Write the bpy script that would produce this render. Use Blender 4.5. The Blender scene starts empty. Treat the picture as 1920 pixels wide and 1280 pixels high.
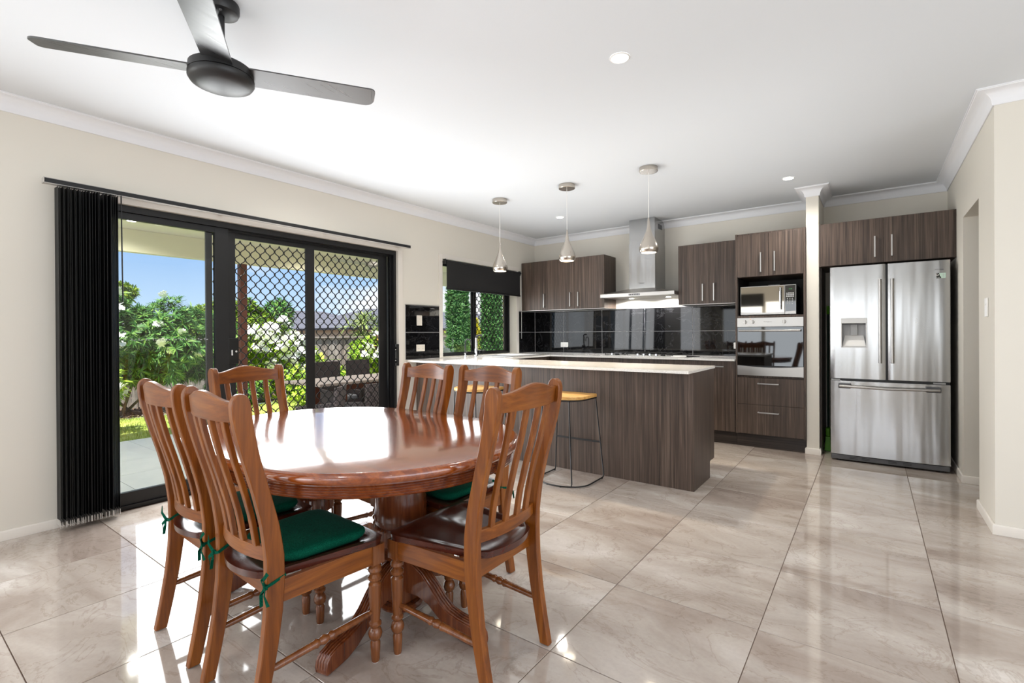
import bpy, bmesh, math, random
import numpy as np
from mathutils import Vector, Matrix
random.seed(7); rng = np.random.default_rng(11)
S = bpy.context.scene
COL = S.collection
PI = math.pi

# ------------------------------------------------------------------ camera

def cam_axes(yaw, p, r):
    cy, sy = math.cos(yaw), math.sin(yaw)
    F = Vector((-sy, cy, 0)); R = Vector((cy, sy, 0)); U = Vector((0, 0, 1))
    F2 = F*math.cos(p)+U*math.sin(p); U2 = -F*math.sin(p)+U*math.cos(p)
    return R*math.cos(r)+U2*math.sin(r), -R*math.sin(r)+U2*math.cos(r), F2
cr, cu, cf = cam_axes(0.63438031, -0.00316567, -0.00565782)
cam = bpy.data.cameras.new('camera'); co = bpy.data.objects.new('camera', cam); COL.objects.link(co)
m3 = Matrix((cr, cu, -cf)).transposed()
co.matrix_world = Matrix.Translation((0, 0, 1.192)) @ m3.to_4x4()
cam.sensor_width = 36; cam.sensor_fit = 'HORIZONTAL'; cam.lens = 914.593/1920*36
cam.shift_y = -11.4477/1920
cam.clip_end = 500; cam.clip_start = 0.05
S.camera = co
# ------------------------------------------------------------------ world, view, lights
S.view_settings.view_transform = 'Standard'; S.view_settings.look = 'None'
S.view_settings.gamma = 1; S.view_settings.use_curve_mapping = False
S.view_settings.exposure = 0.0
try:
    S.cycles.use_denoising = True
    S.cycles.max_bounces = 10; S.cycles.diffuse_bounces = 5; S.cycles.glossy_bounces = 5
    S.cycles.transmission_bounces = 8; S.cycles.transparent_max_bounces = 16
    S.cycles.caustics_reflective = False; S.cycles.caustics_refractive = False
    S.cycles.sample_clamp_indirect = 6
except Exception: pass
SKY = 1.75
W = bpy.data.worlds.new('sky'); S.world = W; W.use_nodes = True
nt = W.node_tree; nt.nodes.clear()
def N(nt, t, **k):
    n = nt.nodes.new(t)
    for a, b in k.items(): setattr(n, a, b)
    return n
tc = N(nt, 'ShaderNodeTexCoord'); sep = N(nt, 'ShaderNodeSeparateXYZ'); nt.links.new(tc.outputs['Generated'], sep.inputs[0])
gr = N(nt, 'ShaderNodeValToRGB'); nt.links.new(sep.outputs['Z'], gr.inputs[0])
e = gr.color_ramp.elements; e[0].position = 0.0; e[0].color = (.42, .54, .66, 1); e[1].position = .55; e[1].color = (.07, .16, .40, 1)
a = e.new(.16); a.color = (.19, .335, .58, 1)
mp = N(nt, 'ShaderNodeMapping'); nt.links.new(tc.outputs['Generated'], mp.inputs[0])
mp.inputs['Scale'].default_value = (1, 1, 2.6); mp.inputs['Location'].default_value = (.37, .1, .0)
nz = N(nt, 'ShaderNodeTexNoise'); nt.links.new(mp.outputs[0], nz.inputs[0])
nz.inputs['Scale'].default_value = 3.4; nz.inputs['Detail'].default_value = 8; nz.inputs['Roughness'].default_value = .52
cl = N(nt, 'ShaderNodeValToRGB'); nt.links.new(nz.outputs[0], cl.inputs[0])
cl.color_ramp.elements[0].position = .50; cl.color_ramp.elements[1].position = .62
mx = N(nt, 'ShaderNodeMix', data_type='RGBA'); nt.links.new(cl.outputs[0], mx.inputs[0])
nt.links.new(gr.outputs[0], mx.inputs[6]); mx.inputs[7].default_value = (.62, .63, .65, 1)
bg = N(nt, 'ShaderNodeBackground'); nt.links.new(mx.outputs[2], bg.inputs[0]); bg.inputs[1].default_value = SKY
wo = N(nt, 'ShaderNodeOutputWorld'); nt.links.new(bg.outputs[0], wo.inputs[0])

def light(name, kind, loc, energy, color=(1, 1, 1), size=.1, size_y=None, rot=None, target=None, parent=None, spot=None, blend=.6):
    d = bpy.data.lights.new(name, kind); d.energy = energy; d.color = color
    if kind == 'AREA':
        d.size = size
        if size_y: d.shape = 'RECTANGLE'; d.size_y = size_y
    elif kind == 'SUN': d.angle = size
    else: d.shadow_soft_size = size
    if kind == 'SPOT': d.spot_size = spot or 2.0; d.spot_blend = blend
    o = bpy.data.objects.new(name, d); COL.objects.link(o); o.location = loc
    if target is not None: o.rotation_euler = (Vector(target)-Vector(loc)).to_track_quat('-Z', 'Y').to_euler()
    if rot: o.rotation_euler = rot
    if parent:
        o.parent = parent; o.location = Vector(loc)-parent.location
    return o
# sun over the garden
light('sun', 'SUN', (4, -6, 15), 11, (1, .96, .88), size=.01, target=(0, 0, 0))
# added area lamps standing in for daylight at the windows behind and beside the camera
light('window_fill', 'AREA', (-1.5, -4.30, 1.25), 150, (.95, .98, 1), 4.8, 2.6, target=(-1.5, 0, 1.25))
light('window_fill', 'AREA', (2.86, 0.2, 1.5), 75, (.97, .98, 1), 5.0, 2.0, target=(0, 0.2, 1.4))
# added upward fill lamps that whiten the ceiling, standing in for bounced flash
light('ceiling_fill', 'AREA', (-1.2, -.8, 1.6), 14, (.97, .985, 1), 5.0, 4.4, rot=(PI, 0, 0))
light('ceiling_fill', 'AREA', (-1.7, 4.2, 1.95), 9, (.97, .985, 1), 3.4, 2.6, rot=(PI, 0, 0))
light('window_fill', 'AREA', (-4.12, -1.9, 1.35), 55, (.97, .98, 1), 1.9, 1.4, target=(0, -1.9, 1.35))  # added fill lamp in an unseen opening, brightening the right wall
# added area lamps in the sliding doorway, boosting the daylight from the verandah
for yc, wd in ((1.42, .50), (2.17, .62), (2.96, .70)):
    light('doorway_fill', 'AREA', (-4.075, yc, 1.02), 46*wd, (.96, .98, 1), wd, 1.8, target=(-2, yc, .95))
light('window_fill', 'AREA', (-4.078, 4.9, 1.32), 11, (.96, .98, 1), 1.35, .72, target=(-2, 4.9, 1.25))  # added fill lamp at the kitchen window, for the wall opposite

# ------------------------------------------------------------------ materials
def srgb(r, g, b):
    f = lambda c: ((c/255+.055)/1.055)**2.4 if c/255 > .04045 else c/255/12.92
    return (f(r), f(g), f(b), 1)
MATS = {}
def mat(name, color=(.8, .8, .8, 1), rough=.5, metal=0, ior=1.45, spec=.5, coat=0, coat_rough=.05, emit=None, estr=0, trans=0, alpha=1, aniso=0, bump=None, sheen=0):
    m = bpy.data.materials.new(name); m.use_nodes = True
    n = m.node_tree; b = n.nodes['Principled BSDF']
    b.inputs['Base Color'].default_value = color; b.inputs['Roughness'].default_value = rough
    b.inputs['Metallic'].default_value = metal; b.inputs['IOR'].default_value = ior
    b.inputs['Specular IOR Level'].default_value = spec
    b.inputs['Coat Weight'].default_value = coat; b.inputs['Coat Roughness'].default_value = coat_rough
    b.inputs['Anisotropic'].default_value = aniso
    if sheen: b.inputs['Sheen Weight'].default_value = sheen
    if trans: b.inputs['Transmission Weight'].default_value = trans
    if alpha < 1: b.inputs['Alpha'].default_value = alpha
    if emit: b.inputs['Emission Color'].default_value = emit; b.inputs['Emission Strength'].default_value = estr
    MATS[name] = m
    m['b'] = 1
    return m
def bsdf(m): return m.node_tree.nodes['Principled BSDF']
def noise(m, scale=(1, 1, 1), nscale=5, detail=4, rough=.5, dist=0, coord='Object', rand=False, rot=(0, 0, 0)):
    n = m.node_tree; t = N(n, 'ShaderNodeTexCoord'); mp = N(n, 'ShaderNodeMapping')
    src = t.outputs[coord]
    if rand:
        oi = N(n, 'ShaderNodeObjectInfo'); vm = N(n, 'ShaderNodeVectorMath', operation='SCALE')
        cx = N(n, 'ShaderNodeCombineXYZ')
        for i, k in enumerate((37.0, 91.0, 13.0)):
            mm = N(n, 'ShaderNodeMath', operation='MULTIPLY'); n.links.new(oi.outputs['Random'], mm.inputs[0]); mm.inputs[1].default_value = k
            n.links.new(mm.outputs[0], cx.inputs[i])
        ad = N(n, 'ShaderNodeVectorMath', operation='ADD'); n.links.new(src, ad.inputs[0]); n.links.new(cx.outputs[0], ad.inputs[1])
        src = ad.outputs[0]
    n.links.new(src, mp.inputs[0]); mp.inputs['Scale'].default_value = scale; mp.inputs['Rotation'].default_value = rot
    z = N(n, 'ShaderNodeTexNoise'); n.links.new(mp.outputs[0], z.inputs[0])
    z.inputs['Scale'].default_value = nscale; z.inputs['Detail'].default_value = detail; z.inputs['Roughness'].default_value = rough; z.inputs['Distortion'].default_value = dist
    return z.outputs[0]
def ramp(m, src, stops):
    n = m.node_tree; r = N(n, 'ShaderNodeValToRGB'); n.links.new(src, r.inputs[0])
    el = r.color_ramp.elements
    el[0].position, el[0].color = stops[0]; el[1].position, el[1].color = stops[-1]
    for p, c in stops[1:-1]:
        q = el.new(p); q.color = c
    return r.outputs[0]
def mixc(m, fac, a, b, mode='MIX'):
    n = m.node_tree; x = N(n, 'ShaderNodeMix', data_type='RGBA', blend_type=mode)
    if hasattr(fac, 'links'): n.links.new(fac, x.inputs[0])
    else: x.inputs[0].default_value = fac
    for s, i in ((a, 6), (b, 7)):
        if hasattr(s, 'links'): n.links.new(s, x.inputs[i])
        else: x.inputs[i].default_value = s
    return x.outputs[2]
def setc(m, out): m.node_tree.links.new(out, bsdf(m).inputs['Base Color'])
def bump(m, src, strength=.2, dist=.01):
    n = m.node_tree; b = N(n, 'ShaderNodeBump'); b.inputs['Strength'].default_value = strength; b.inputs['Distance'].default_value = dist
    n.links.new(src, b.inputs['Height']); n.links.new(b.outputs[0], bsdf(m).inputs['Normal'])
def g(v): return (v, v, v, 1)

def wood(name, axis, c1, c2, c3, rough=.38, coat=.22, ior=1.42, coat_rough=.16, rand=True):
    m = mat(name, rough=rough, coat=coat, coat_rough=coat_rough, ior=ior)
    sc = [14, 14, 14]; sc[axis] = 1.1
    a = noise(m, tuple(sc), 2.2, 5, .6, .8, rand=rand)
    sc2 = [120, 120, 120]; sc2[axis] = 4
    b = noise(m, tuple(sc2), 1.2, 3, .6, 0, rand=rand)
    c = ramp(m, a, [(.28, c1), (.5, c2), (.74, c3)])
    d = ramp(m, b, [(.35, g(.72)), (.6, g(1))])
    setc(m, mixc(m, .6, c, d, 'MULTIPLY'))
    return m
CW = (srgb(98, 48, 10), srgb(130, 70, 17), srgb(157, 93, 30))
WZ = wood('chair_wood_upright', 2, *CW); WX = wood('chair_wood_cross', 0, *CW); WY = wood('chair_wood_side', 1, *CW)
SEATW = wood('seat_wood', 1, srgb(52, 16, 9), srgb(70, 25, 14), srgb(88, 36, 20), .26, .5, 1.45, .18)
LEGW = wood('leg_wood', 2, srgb(98, 52, 24), srgb(122, 70, 34), srgb(148, 92, 50), .25, .5)
TABW = wood('table_wood', 0, srgb(106, 42, 8), srgb(142, 66, 15), srgb(170, 90, 28), .17, .9, 1.7, .09, False)
bump(TABW, noise(TABW, (1, 3, 1), 90, 4, .7), .06, .002)
TABE = wood('table_edge_wood', 0, srgb(84, 34, 14), srgb(116, 54, 22), srgb(146, 80, 36), .2, .8, 1.6, .08, False)
PEDW = wood('pedestal_wood', 2, srgb(84, 38, 18), srgb(112, 56, 26), srgb(138, 76, 38), .25, .6, 1.5, .1, False)

LAM = mat('dark_laminate', rough=.42, spec=.45)
a = noise(LAM, (75, 75, 1.3), 1.0, 4, .6, .35); b = noise(LAM, (260, 260, 4), 1.0, 2, .5, 0)
c = ramp(LAM, a, [(.3, srgb(50, 41, 35)), (.46, srgb(74, 61, 53)), (.56, srgb(85, 71, 62)), (.7, srgb(104, 89, 78))])
setc(LAM, mixc(LAM, .55, c, ramp(LAM, b, [(.38, g(.55)), (.58, g(1))]), 'MULTIPLY'))
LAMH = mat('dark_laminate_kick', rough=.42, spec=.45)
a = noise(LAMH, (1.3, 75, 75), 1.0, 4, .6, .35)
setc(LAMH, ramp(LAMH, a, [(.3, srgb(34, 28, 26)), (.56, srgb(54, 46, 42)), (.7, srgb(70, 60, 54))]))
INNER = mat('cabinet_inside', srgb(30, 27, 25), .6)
WALL = mat('wall_paint', srgb(222, 217, 206), .6, spec=.25)
bump(WALL, noise(WALL, (1, 1, 1), 220, 2), .04, .002)
CEIL = mat('ceiling_paint', srgb(221, 225, 229), .75, spec=.15)
CORN = mat('cornice_paint', srgb(232, 233, 236), .6, spec=.2)
TRIM = mat('trim_paint', srgb(226, 220, 211), .35, spec=.4)
GROUT = mat('floor_grout', srgb(104, 84, 72), .8)
SGROUT = mat('splash_grout', srgb(190, 188, 188), .7)
# polished floor tile
TILE = mat('floor_tile', rough=.055, ior=1.75, spec=.5)
a = noise(TILE, (1.0, 2.4, 1), 1.1, 6, .56, .7, rand=True, rot=(0, 0, .35))
c = ramp(TILE, a, [(.28, srgb(146, 131, 121)), (.42, srgb(166, 153, 143)), (.52, srgb(180, 169, 159)), (.60, srgb(190, 180, 171)), (.72, srgb(212, 205, 199))])
v = noise(TILE, (1.2, 1.9, 1), 1.9, 8, .62, 1.6, rand=True, rot=(0, 0, -.5))
vv = ramp(TILE, v, [(.484, g(1)), (.497, (.80, .76, .73, 1)), (.502, (.78, .74, .71, 1)), (.515, g(1))])
sp = noise(TILE, (1, 1, 1), 60, 3, .6)
c = mixc(TILE, .75, c, vv, 'MULTIPLY')
setc(TILE, mixc(TILE, .35, c, ramp(TILE, sp, [(.35, g(.86)), (.55, g(1))]), 'MULTIPLY'))
bump(TILE, noise(TILE, (1, 1, 1), 2.4, 1, rand=True), .035, .02)
# black gloss splashback tile
BTILE = mat('black_gloss_tile', rough=.03, ior=1.36)
v = noise(BTILE, (1, 1, 1), 2.6, 8, .6, 2.2, rand=True)
setc(BTILE, ramp(BTILE, v, [(.485, srgb(15, 15, 16)), (.5, srgb(40, 40, 42)), (.515, srgb(15, 15, 16))]))
STONE = mat('white_stone', rough=.1, ior=1.55)
a = noise(STONE, (1, 1, 1), 260, 2, .5)
setc(STONE, ramp(STONE, a, [(.3, srgb(196, 190, 182)), (.45, srgb(226, 222, 216)), (.62, srgb(238, 235, 230))]))
STEEL = mat('brushed_steel', srgb(186, 186, 186), .24, 1.0, aniso=.75)
bump(STEEL, noise(STEEL, (6, 6, .35), 1.0, 2, .5), .55, .03)
STEELH = mat('satin_steel', srgb(180, 177, 173), .33, 1.0)
PEND = mat('brushed_nickel', srgb(196, 188, 178), .24, 1.0)
CHROME = mat('chrome', srgb(220, 220, 222), .06, 1.0)
MIRR = mat('mirror_glass', srgb(150, 143, 132), .03, 1.0)
GREY = mat('grey_plastic', srgb(82, 82, 84), .35)
LGREY = mat('light_grey_plastic', srgb(176, 176, 176), .3)
BLK = mat('black_metal', srgb(22, 22, 23), .38)
BLKP = mat('black_plastic', srgb(12, 12, 12), .3)
BLKG = mat('black_glass', srgb(8, 8, 8), .03, ior=1.7)
FANM = mat('fan_black', srgb(26, 26, 27), .42, ior=1.5)
FANB = mat('fan_blade_black', srgb(26, 26, 27), .34, ior=2.1)
a = noise(FANB, (30, 2, 2), 2, 4, .6)
FANB.node_tree.links.new(ramp(FANB, a, [(.3, g(.26)), (.7, g(.36))]), bsdf(FANB).inputs['Roughness'])
BLIND = mat('blind_fabric', srgb(24, 24, 25), .55, spec=.4)
bump(BLIND, noise(BLIND, (300, 300, 2), 1.0, 2), .1, .002)
ROLL = mat('roller_fabric', srgb(36, 36, 37), .75, spec=.25)
bump(ROLL, noise(ROLL, (1, 1, 1), 500, 2), .15, .002)
PALE = mat('pale_plastic', srgb(190, 186, 180), .4)
WHITE = mat('white_plastic', srgb(236, 234, 230), .3)
CREAM = mat('cream_plastic', srgb(226, 219, 206), .35)
GREEN = mat('green_canvas', srgb(4, 74, 56), .9, spec=.08)
a = noise(GREEN, (1, 1, 1), 340, 2, .6); b = noise(GREEN, (1, 1, 1), 14, 3, .5)
setc(GREEN, mixc(GREEN, .5, ramp(GREEN, a, [(.35, srgb(3, 62, 46)), (.65, srgb(10, 92, 70))]), ramp(GREEN, b, [(.35, g(.7)), (.65, g(1))]), 'MULTIPLY'))
bump(GREEN, a, .4, .002)
BROOMG = mat('broom_green', srgb(86, 150, 10), .5)
STOOLW = wood('stool_wood', 0, srgb(196, 140, 70), srgb(218, 168, 96), srgb(232, 190, 124), .4, .2)
LAMP = mat('downlight_lens', g(1), .5, emit=(1, .97, .92, 1), estr=14)
LAMPW = mat('pendant_bulb', g(1), .5, emit=(1, .88, .68, 1), estr=9)
HOODL = mat('hood_lamp', g(1), .5, emit=(1, .98, .95, 1), estr=16)
GLASS = mat('window_glass', (1, 1, 1, 1), 0, trans=1, ior=1.45)
def thin_glass(name, tint=(.97, .985, .98, 1), refl=1.5):
    m = bpy.data.materials.new(name); m.use_nodes = True; n = m.node_tree; n.nodes.clear()
    t = N(n, 'ShaderNodeBsdfTransparent'); t.inputs[0].default_value = tint
    gl = N(n, 'ShaderNodeBsdfGlossy'); gl.inputs['Roughness'].default_value = .0
    lw = N(n, 'ShaderNodeLayerWeight'); lw.inputs[0].default_value = .5
    pw = N(n, 'ShaderNodeMath', operation='POWER'); n.links.new(lw.outputs['Facing'], pw.inputs[0]); pw.inputs[1].default_value = 5
    fr = N(n, 'ShaderNodeMath', operation='MULTIPLY_ADD'); n.links.new(pw.outputs[0], fr.inputs[0]); fr.inputs[1].default_value = .7; fr.inputs[2].default_value = .035
    mx = N(n, 'ShaderNodeMixShader'); o = N(n, 'ShaderNodeOutputMaterial')
    n.links.new(fr.outputs[0], mx.inputs[0]); n.links.new(t.outputs[0], mx.inputs[1]); n.links.new(gl.outputs[0], mx.inputs[2]); n.links.new(mx.outputs[0], o.inputs[0])
    return m
PANE = thin_glass('pane_glass')
DISP = mat('display_green', srgb(20, 30, 22), .2, emit=srgb(90, 200, 110), estr=.6)
ORNG = mat('orange_lamp', srgb(230, 140, 40), .4)
INK = mat('ink', srgb(70, 66, 62), .5)
INKB = mat('ink_black', srgb(14, 14, 14), .5)
STICK = mat('pale_green_sticker', srgb(196, 222, 206), .4)
# outside
CONC = mat('patio_tile', srgb(196, 198, 200), .28, ior=1.5)
a = noise(CONC, (1, 1, 1), 2.5, 5, .6); setc(CONC, ramp(CONC, a, [(.3, srgb(222, 225, 228)), (.7, srgb(240, 241, 242))]))
GRASS = mat('grass_blades', srgb(150, 168, 74), .7)
a = noise(GRASS, (1, 1, 1), 1.5, 5, .6); b = noise(GRASS, (1, 1, 1), 60, 3, .7)
setc(GRASS, mixc(GRASS, .6, ramp(GRASS, a, [(.3, srgb(128, 150, 62)), (.5, srgb(164, 178, 84)), (.7, srgb(196, 196, 110))]), ramp(GRASS, b, [(.3, g(.55)), (.6, g(1.0))]), 'MULTIPLY'))
SOIL = mat('garden_mulch', srgb(92, 74, 58), .9)
a = noise(SOIL, (1, 1, 1), 26, 4, .7); setc(SOIL, ramp(SOIL, a, [(.35, srgb(52, 40, 32)), (.55, srgb(110, 88, 70)), (.7, srgb(178, 158, 138))]))
PAL = mat('weathered_paling', rough=.9, spec=.1)
a = noise(PAL, (18, 18, 1.2), 2, 5, .6, .5, rand=True)
oi = N(PAL.node_tree, 'ShaderNodeObjectInfo')
cc = ramp(PAL, a, [(.3, srgb(130, 124, 118)), (.55, srgb(180, 174, 168)), (.75, srgb(208, 202, 196))])
setc(PAL, mixc(PAL, .7, cc, ramp(PAL, oi.outputs['Random'], [(0, srgb(176, 160, 148)), (.5, g(.8)), (1, srgb(255, 250, 246))]), 'MULTIPLY'))
RAIL = mat('weathered_rail', srgb(168, 160, 152), .9, spec=.1)
POSTB = mat('brown_post', srgb(104, 62, 48), .6)
SOFF = mat('verandah_paint', srgb(236, 230, 206), .7, spec=.2)
BEAM = mat('verandah_beam_paint', srgb(240, 235, 204), .6, spec=.2)
ROOF = mat('grey_roof_tiles', rough=.7)
n_ = ROOF.node_tree; t_ = N(n_, 'ShaderNodeTexCoord'); w_ = N(n_, 'ShaderNodeTexWave', wave_type='BANDS', bands_direction='Z'); n_.links.new(t_.outputs['Object'], w_.inputs[0]); w_.inputs['Scale'].default_value = 2.4; w_.inputs['Distortion'].default_value = .4
setc(ROOF, ramp(ROOF, w_.outputs[0], [(.0, srgb(48, 48, 56)), (.35, srgb(88, 89, 98)), (1, srgb(112, 113, 122))]))
HWALL = mat('house_render', srgb(214, 204, 182), .8)
GUTT = mat('dark_gutter', srgb(44, 46, 54), .5)
WICK = mat('grey_wicker', rough=.7)
n_ = WICK.node_tree; t_ = N(n_, 'ShaderNodeTexCoord'); mp_ = N(n_, 'ShaderNodeMapping'); n_.links.new(t_.outputs['Object'], mp_.inputs[0]); mp_.inputs['Scale'].default_value = (60, 60, 45)
w_ = N(n_, 'ShaderNodeTexChecker'); n_.links.new(mp_.outputs[0], w_.inputs[0]); w_.inputs['Scale'].default_value = 1; w_.inputs['Color1'].default_value = srgb(92, 84, 86); w_.inputs['Color2'].default_value = srgb(142, 132, 132)
setc(WICK, w_.outputs[0])
WICKD = mat('brown_wicker', srgb(72, 62, 62), .7)
OTAB = mat('outdoor_table_top', srgb(196, 178, 166), .5)
OLEG = mat('outdoor_table_leg', srgb(112, 62, 40), .6)
CUSHG = mat('grey_cushion', srgb(128, 130, 136), .8)
def leafmat(name, cols, rough=.5, trans=.25):
    m = mat(name, rough=rough, spec=.35)
    n = m.node_tree; ge = N(n, 'ShaderNodeNewGeometry')
    r = ramp(m, ge.outputs['Random Per Island'], [(i/(len(cols)-1), c) for i, c in enumerate(cols)])
    setc(m, r)
    b = bsdf(m); tr = N(n, 'ShaderNodeBsdfTranslucent'); n.links.new(r, tr.inputs[0])
    ms = N(n, 'ShaderNodeMixShader'); ms.inputs[0].default_value = trans
    out = [x for x in n.nodes if x.type == 'OUTPUT_MATERIAL'][0]
    n.links.new(b.outputs[0], ms.inputs[1]); n.links.new(tr.outputs[0], ms.inputs[2]); n.links.new(ms.outputs[0], out.inputs[0])
    return m
LEAF = leafmat('hedge_leaf', [srgb(46, 92, 48), srgb(74, 124, 58), srgb(104, 154, 76), srgb(146, 182, 84)])
LEAFB = leafmat('bright_leaf', [srgb(88, 130, 40), srgb(132, 172, 50), srgb(176, 204, 70), srgb(206, 222, 96)])
LEAFC = leafmat('conifer_leaf', [srgb(84, 134, 84), srgb(112, 160, 100), srgb(150, 190, 126)], .7)
LEAFY = leafmat('yellow_leaf', [srgb(186, 190, 40), srgb(222, 214, 60), srgb(238, 230, 110)])
LEAFD = leafmat('tree_leaf', [srgb(58, 92, 34), srgb(110, 146, 42), srgb(170, 190, 60)])
LEAFR = leafmat('red_leaf', [srgb(120, 50, 50), srgb(176, 92, 84), srgb(206, 140, 120)])
LEAFG = leafmat('yucca_leaf', [srgb(92, 116, 60), srgb(136, 158, 86), srgb(180, 192, 120)])
PETAL = mat('white_petal', srgb(250, 250, 246), .6, spec=.2)
PETAL.node_tree.nodes['Principled BSDF'].inputs['Subsurface Weight'].default_value = 0
BARK = mat('grey_bark', srgb(112, 96, 80), .9)

# ------------------------------------------------------------------ mesh helpers
class MB:
    def __init__(s): s.v = []; s.f = []; s.mi = []; s.cur = 0
    def add(s, vs, fs):
        o = len(s.v); s.v += [tuple(v) for v in vs]; s.f += [tuple(i+o for i in f) for f in fs]; s.mi += [s.cur]*len(fs); return s
    def box(s, a, b):
        x0, x1 = sorted((a[0], b[0])); y0, y1 = sorted((a[1], b[1])); z0, z1 = sorted((a[2], b[2]))
        return s.add([(x0, y0, z0), (x1, y0, z0), (x1, y1, z0), (x0, y1, z0), (x0, y0, z1), (x1, y0, z1), (x1, y1, z1), (x0, y1, z1)],
                     [(0, 3, 2, 1), (4, 5, 6, 7), (0, 1, 5, 4), (1, 2, 6, 5), (2, 3, 7, 6), (3, 0, 4, 7)])
    def obox(s, c, size, M=None):
        M = M or Matrix.Identity(3); h = [k/2 for k in size]; c = Vector(c)
        vs = [c+M@Vector((sx*h[0], sy*h[1], sz*h[2])) for sz in (-1, 1) for sx, sy in ((-1, -1), (1, -1), (1, 1), (-1, 1))]
        return s.add(vs, [(0, 3, 2, 1), (4, 5, 6, 7), (0, 1, 5, 4), (1, 2, 6, 5), (2, 3, 7, 6), (3, 0, 4, 7)])
    def lathe(s, prof, c=(0, 0, 0), seg=24, cap=True, flute=0, M=None):
        n = len(prof); vs = []
        for r, z in prof:
            for k in range(seg):
                a = 2*PI*k/seg; rr = r
                if flute and callable(flute): rr = flute(r, z, k)
                p = Vector((rr*math.cos(a), rr*math.sin(a), z))
                if M: p = M@p
                vs.append(p+Vector(c))
        fs = []
        for i in range(n-1):
            for k in range(seg):
                a, b = i*seg+k, i*seg+(k+1) % seg
                fs.append((a, b, b+seg, a+seg))
        if cap:
            fs.append(tuple(reversed(range(seg)))); fs.append(tuple((n-1)*seg+k for k in range(seg)))
        return s.add(vs, fs)
    def tube(s, pts, r, seg=10, closed=False, cap=True):
        pts = [Vector(p) for p in pts]; n = len(pts); vs = []; up = Vector((0, 0, 1)); prev = None
        for i, p in enumerate(pts):
            if closed: d = pts[(i+1) % n]-pts[i-1]
            else: d = pts[min(i+1, n-1)]-pts[max(i-1, 0)]
            d.normalize()
            if prev is None:
                u = d.cross(up if abs(d.z) < .9 else Vector((1, 0, 0))).normalized()
            else:
                u = (prev-d*prev.dot(d)).normalized()
            prev = u; w = d.cross(u)
            rr = r[i] if isinstance(r, (list, tuple)) else r
            vs += [p+(u*math.cos(2*PI*k/seg)+w*math.sin(2*PI*k/seg))*rr for k in range(seg)]
        fs = []
        for i in range(n if closed else n-1):
            j = (i+1) % n
            for k in range(seg):
                k2 = (k+1) % seg
                fs.append((i*seg+k, i*seg+k2, j*seg+k2, j*seg+k))
        if cap and not closed:
            fs.append(tuple(reversed(range(seg)))); fs.append(tuple((n-1)*seg+k for k in range(seg)))
        return s.add(vs, fs)
    def prism(s, poly, fn, t0, t1):
        """poly 2d outline (ccw); fn(u, v, t) -> 3d"""
        n = len(poly)
        vs = [fn(u, v, t0) for u, v in poly]+[fn(u, v, t1) for u, v in poly]
        fs = [tuple(reversed(range(n))), tuple(range(n, 2*n))]+[(i, (i+1) % n, n+(i+1) % n, n+i) for i in range(n)]
        return s.add(vs, fs)
    def sweep(s, sections, cap=True, closed=False):
        """sections: list of equal-length rings of 3d points"""
        n = len(sections[0]); m = len(sections); vs = [p for r in sections for p in r]; fs = []
        for i in range(m if closed else m-1):
            j = (i+1) % m
            for k in range(n):
                k2 = (k+1) % n
                fs.append((i*n+k, i*n+k2, j*n+k2, j*n+k))
        if cap and not closed:
            fs.append(tuple(reversed(range(n)))); fs.append(tuple((m-1)*n+k for k in range(n)))
        return s.add(vs, fs)
    def build(s, name, mt, parent=None, bevel=0, smooth=True, seg=2, label=None, angle=35, world=True, props=None):
        me = bpy.data.meshes.new(name)
        off = Vector((0, 0, 0))
        if parent is not None and world:
            off = root_loc(parent)
        me.from_pydata([Vector(v)-off for v in s.v], [], s.f)
        mts = mt if isinstance(mt, (list, tuple)) else [mt]
        for q in mts: me.materials.append(q)
        if len(mts) > 1: me.polygons.foreach_set('material_index', s.mi)
        bm = bmesh.new(); bm.from_mesh(me); bmesh.ops.recalc_face_normals(bm, faces=bm.faces); bm.to_mesh(me); bm.free()
        if smooth:
            me.polygons.foreach_set('use_smooth', [True]*len(me.polygons)); me.set_sharp_from_angle(angle=math.radians(angle))
        o = bpy.data.objects.new(name, me); COL.objects.link(o)
        if parent is not None: o.parent = parent
        if bevel:
            b = o.modifiers.new('bevel', 'BEVEL'); b.width = bevel; b.segments = seg; b.limit_method = 'ANGLE'; b.angle_limit = math.radians(38); b.harden_normals = smooth
        if label: o['label'] = label
        for k, q in (props or {}).items(): o[k] = q
        return o
def root_loc(o):
    while o.parent: o = o.parent
    return o.location.copy()
def thing(name, loc, label, cat, group=None, rz=0):
    o = bpy.data.objects.new(name, None); COL.objects.link(o); o.location = loc; o.rotation_euler = (0, 0, rz); o.empty_display_size = .1
    tag(o, label, cat, group); return o
def tag(o, label, cat, group=None, kind=None):
    if label: o['label'] = label
    if cat: o['category'] = cat
    if group: o['group'] = group
    if kind: o['kind'] = kind
    return o
def struct(o, label=None, cat='room'):
    o['kind'] = 'structure'; o['label'] = label or o.name.replace('_', ' '); o['category'] = cat; return o
def rbox(a, b, name, mt, parent=None, bevel=.002, **k): return MB().box(a, b).build(name, mt, parent, bevel, **k)
def copy_tree(o, loc=None, rz=None, label=None, parent=None):
    c = o.copy(); COL.objects.link(c)
    if parent is not None: c.parent = parent
    for ch in KIDS.get(o.name, []) or [q for q in o.children]: copy_tree(ch, parent=c)
    if loc is not None: c.location = loc
    if rz is not None: c.rotation_euler = (0, 0, rz)
    if label: c['label'] = label
    return c
KIDS = {}
def interp(xs, ys, x): return float(np.interp(x, xs, ys))
def arc(cx, cy, r, a0, a1, n): return [(cx+r*math.cos(a0+(a1-a0)*i/n), cy+r*math.sin(a0+(a1-a0)*i/n)) for i in range(n+1)]
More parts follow.
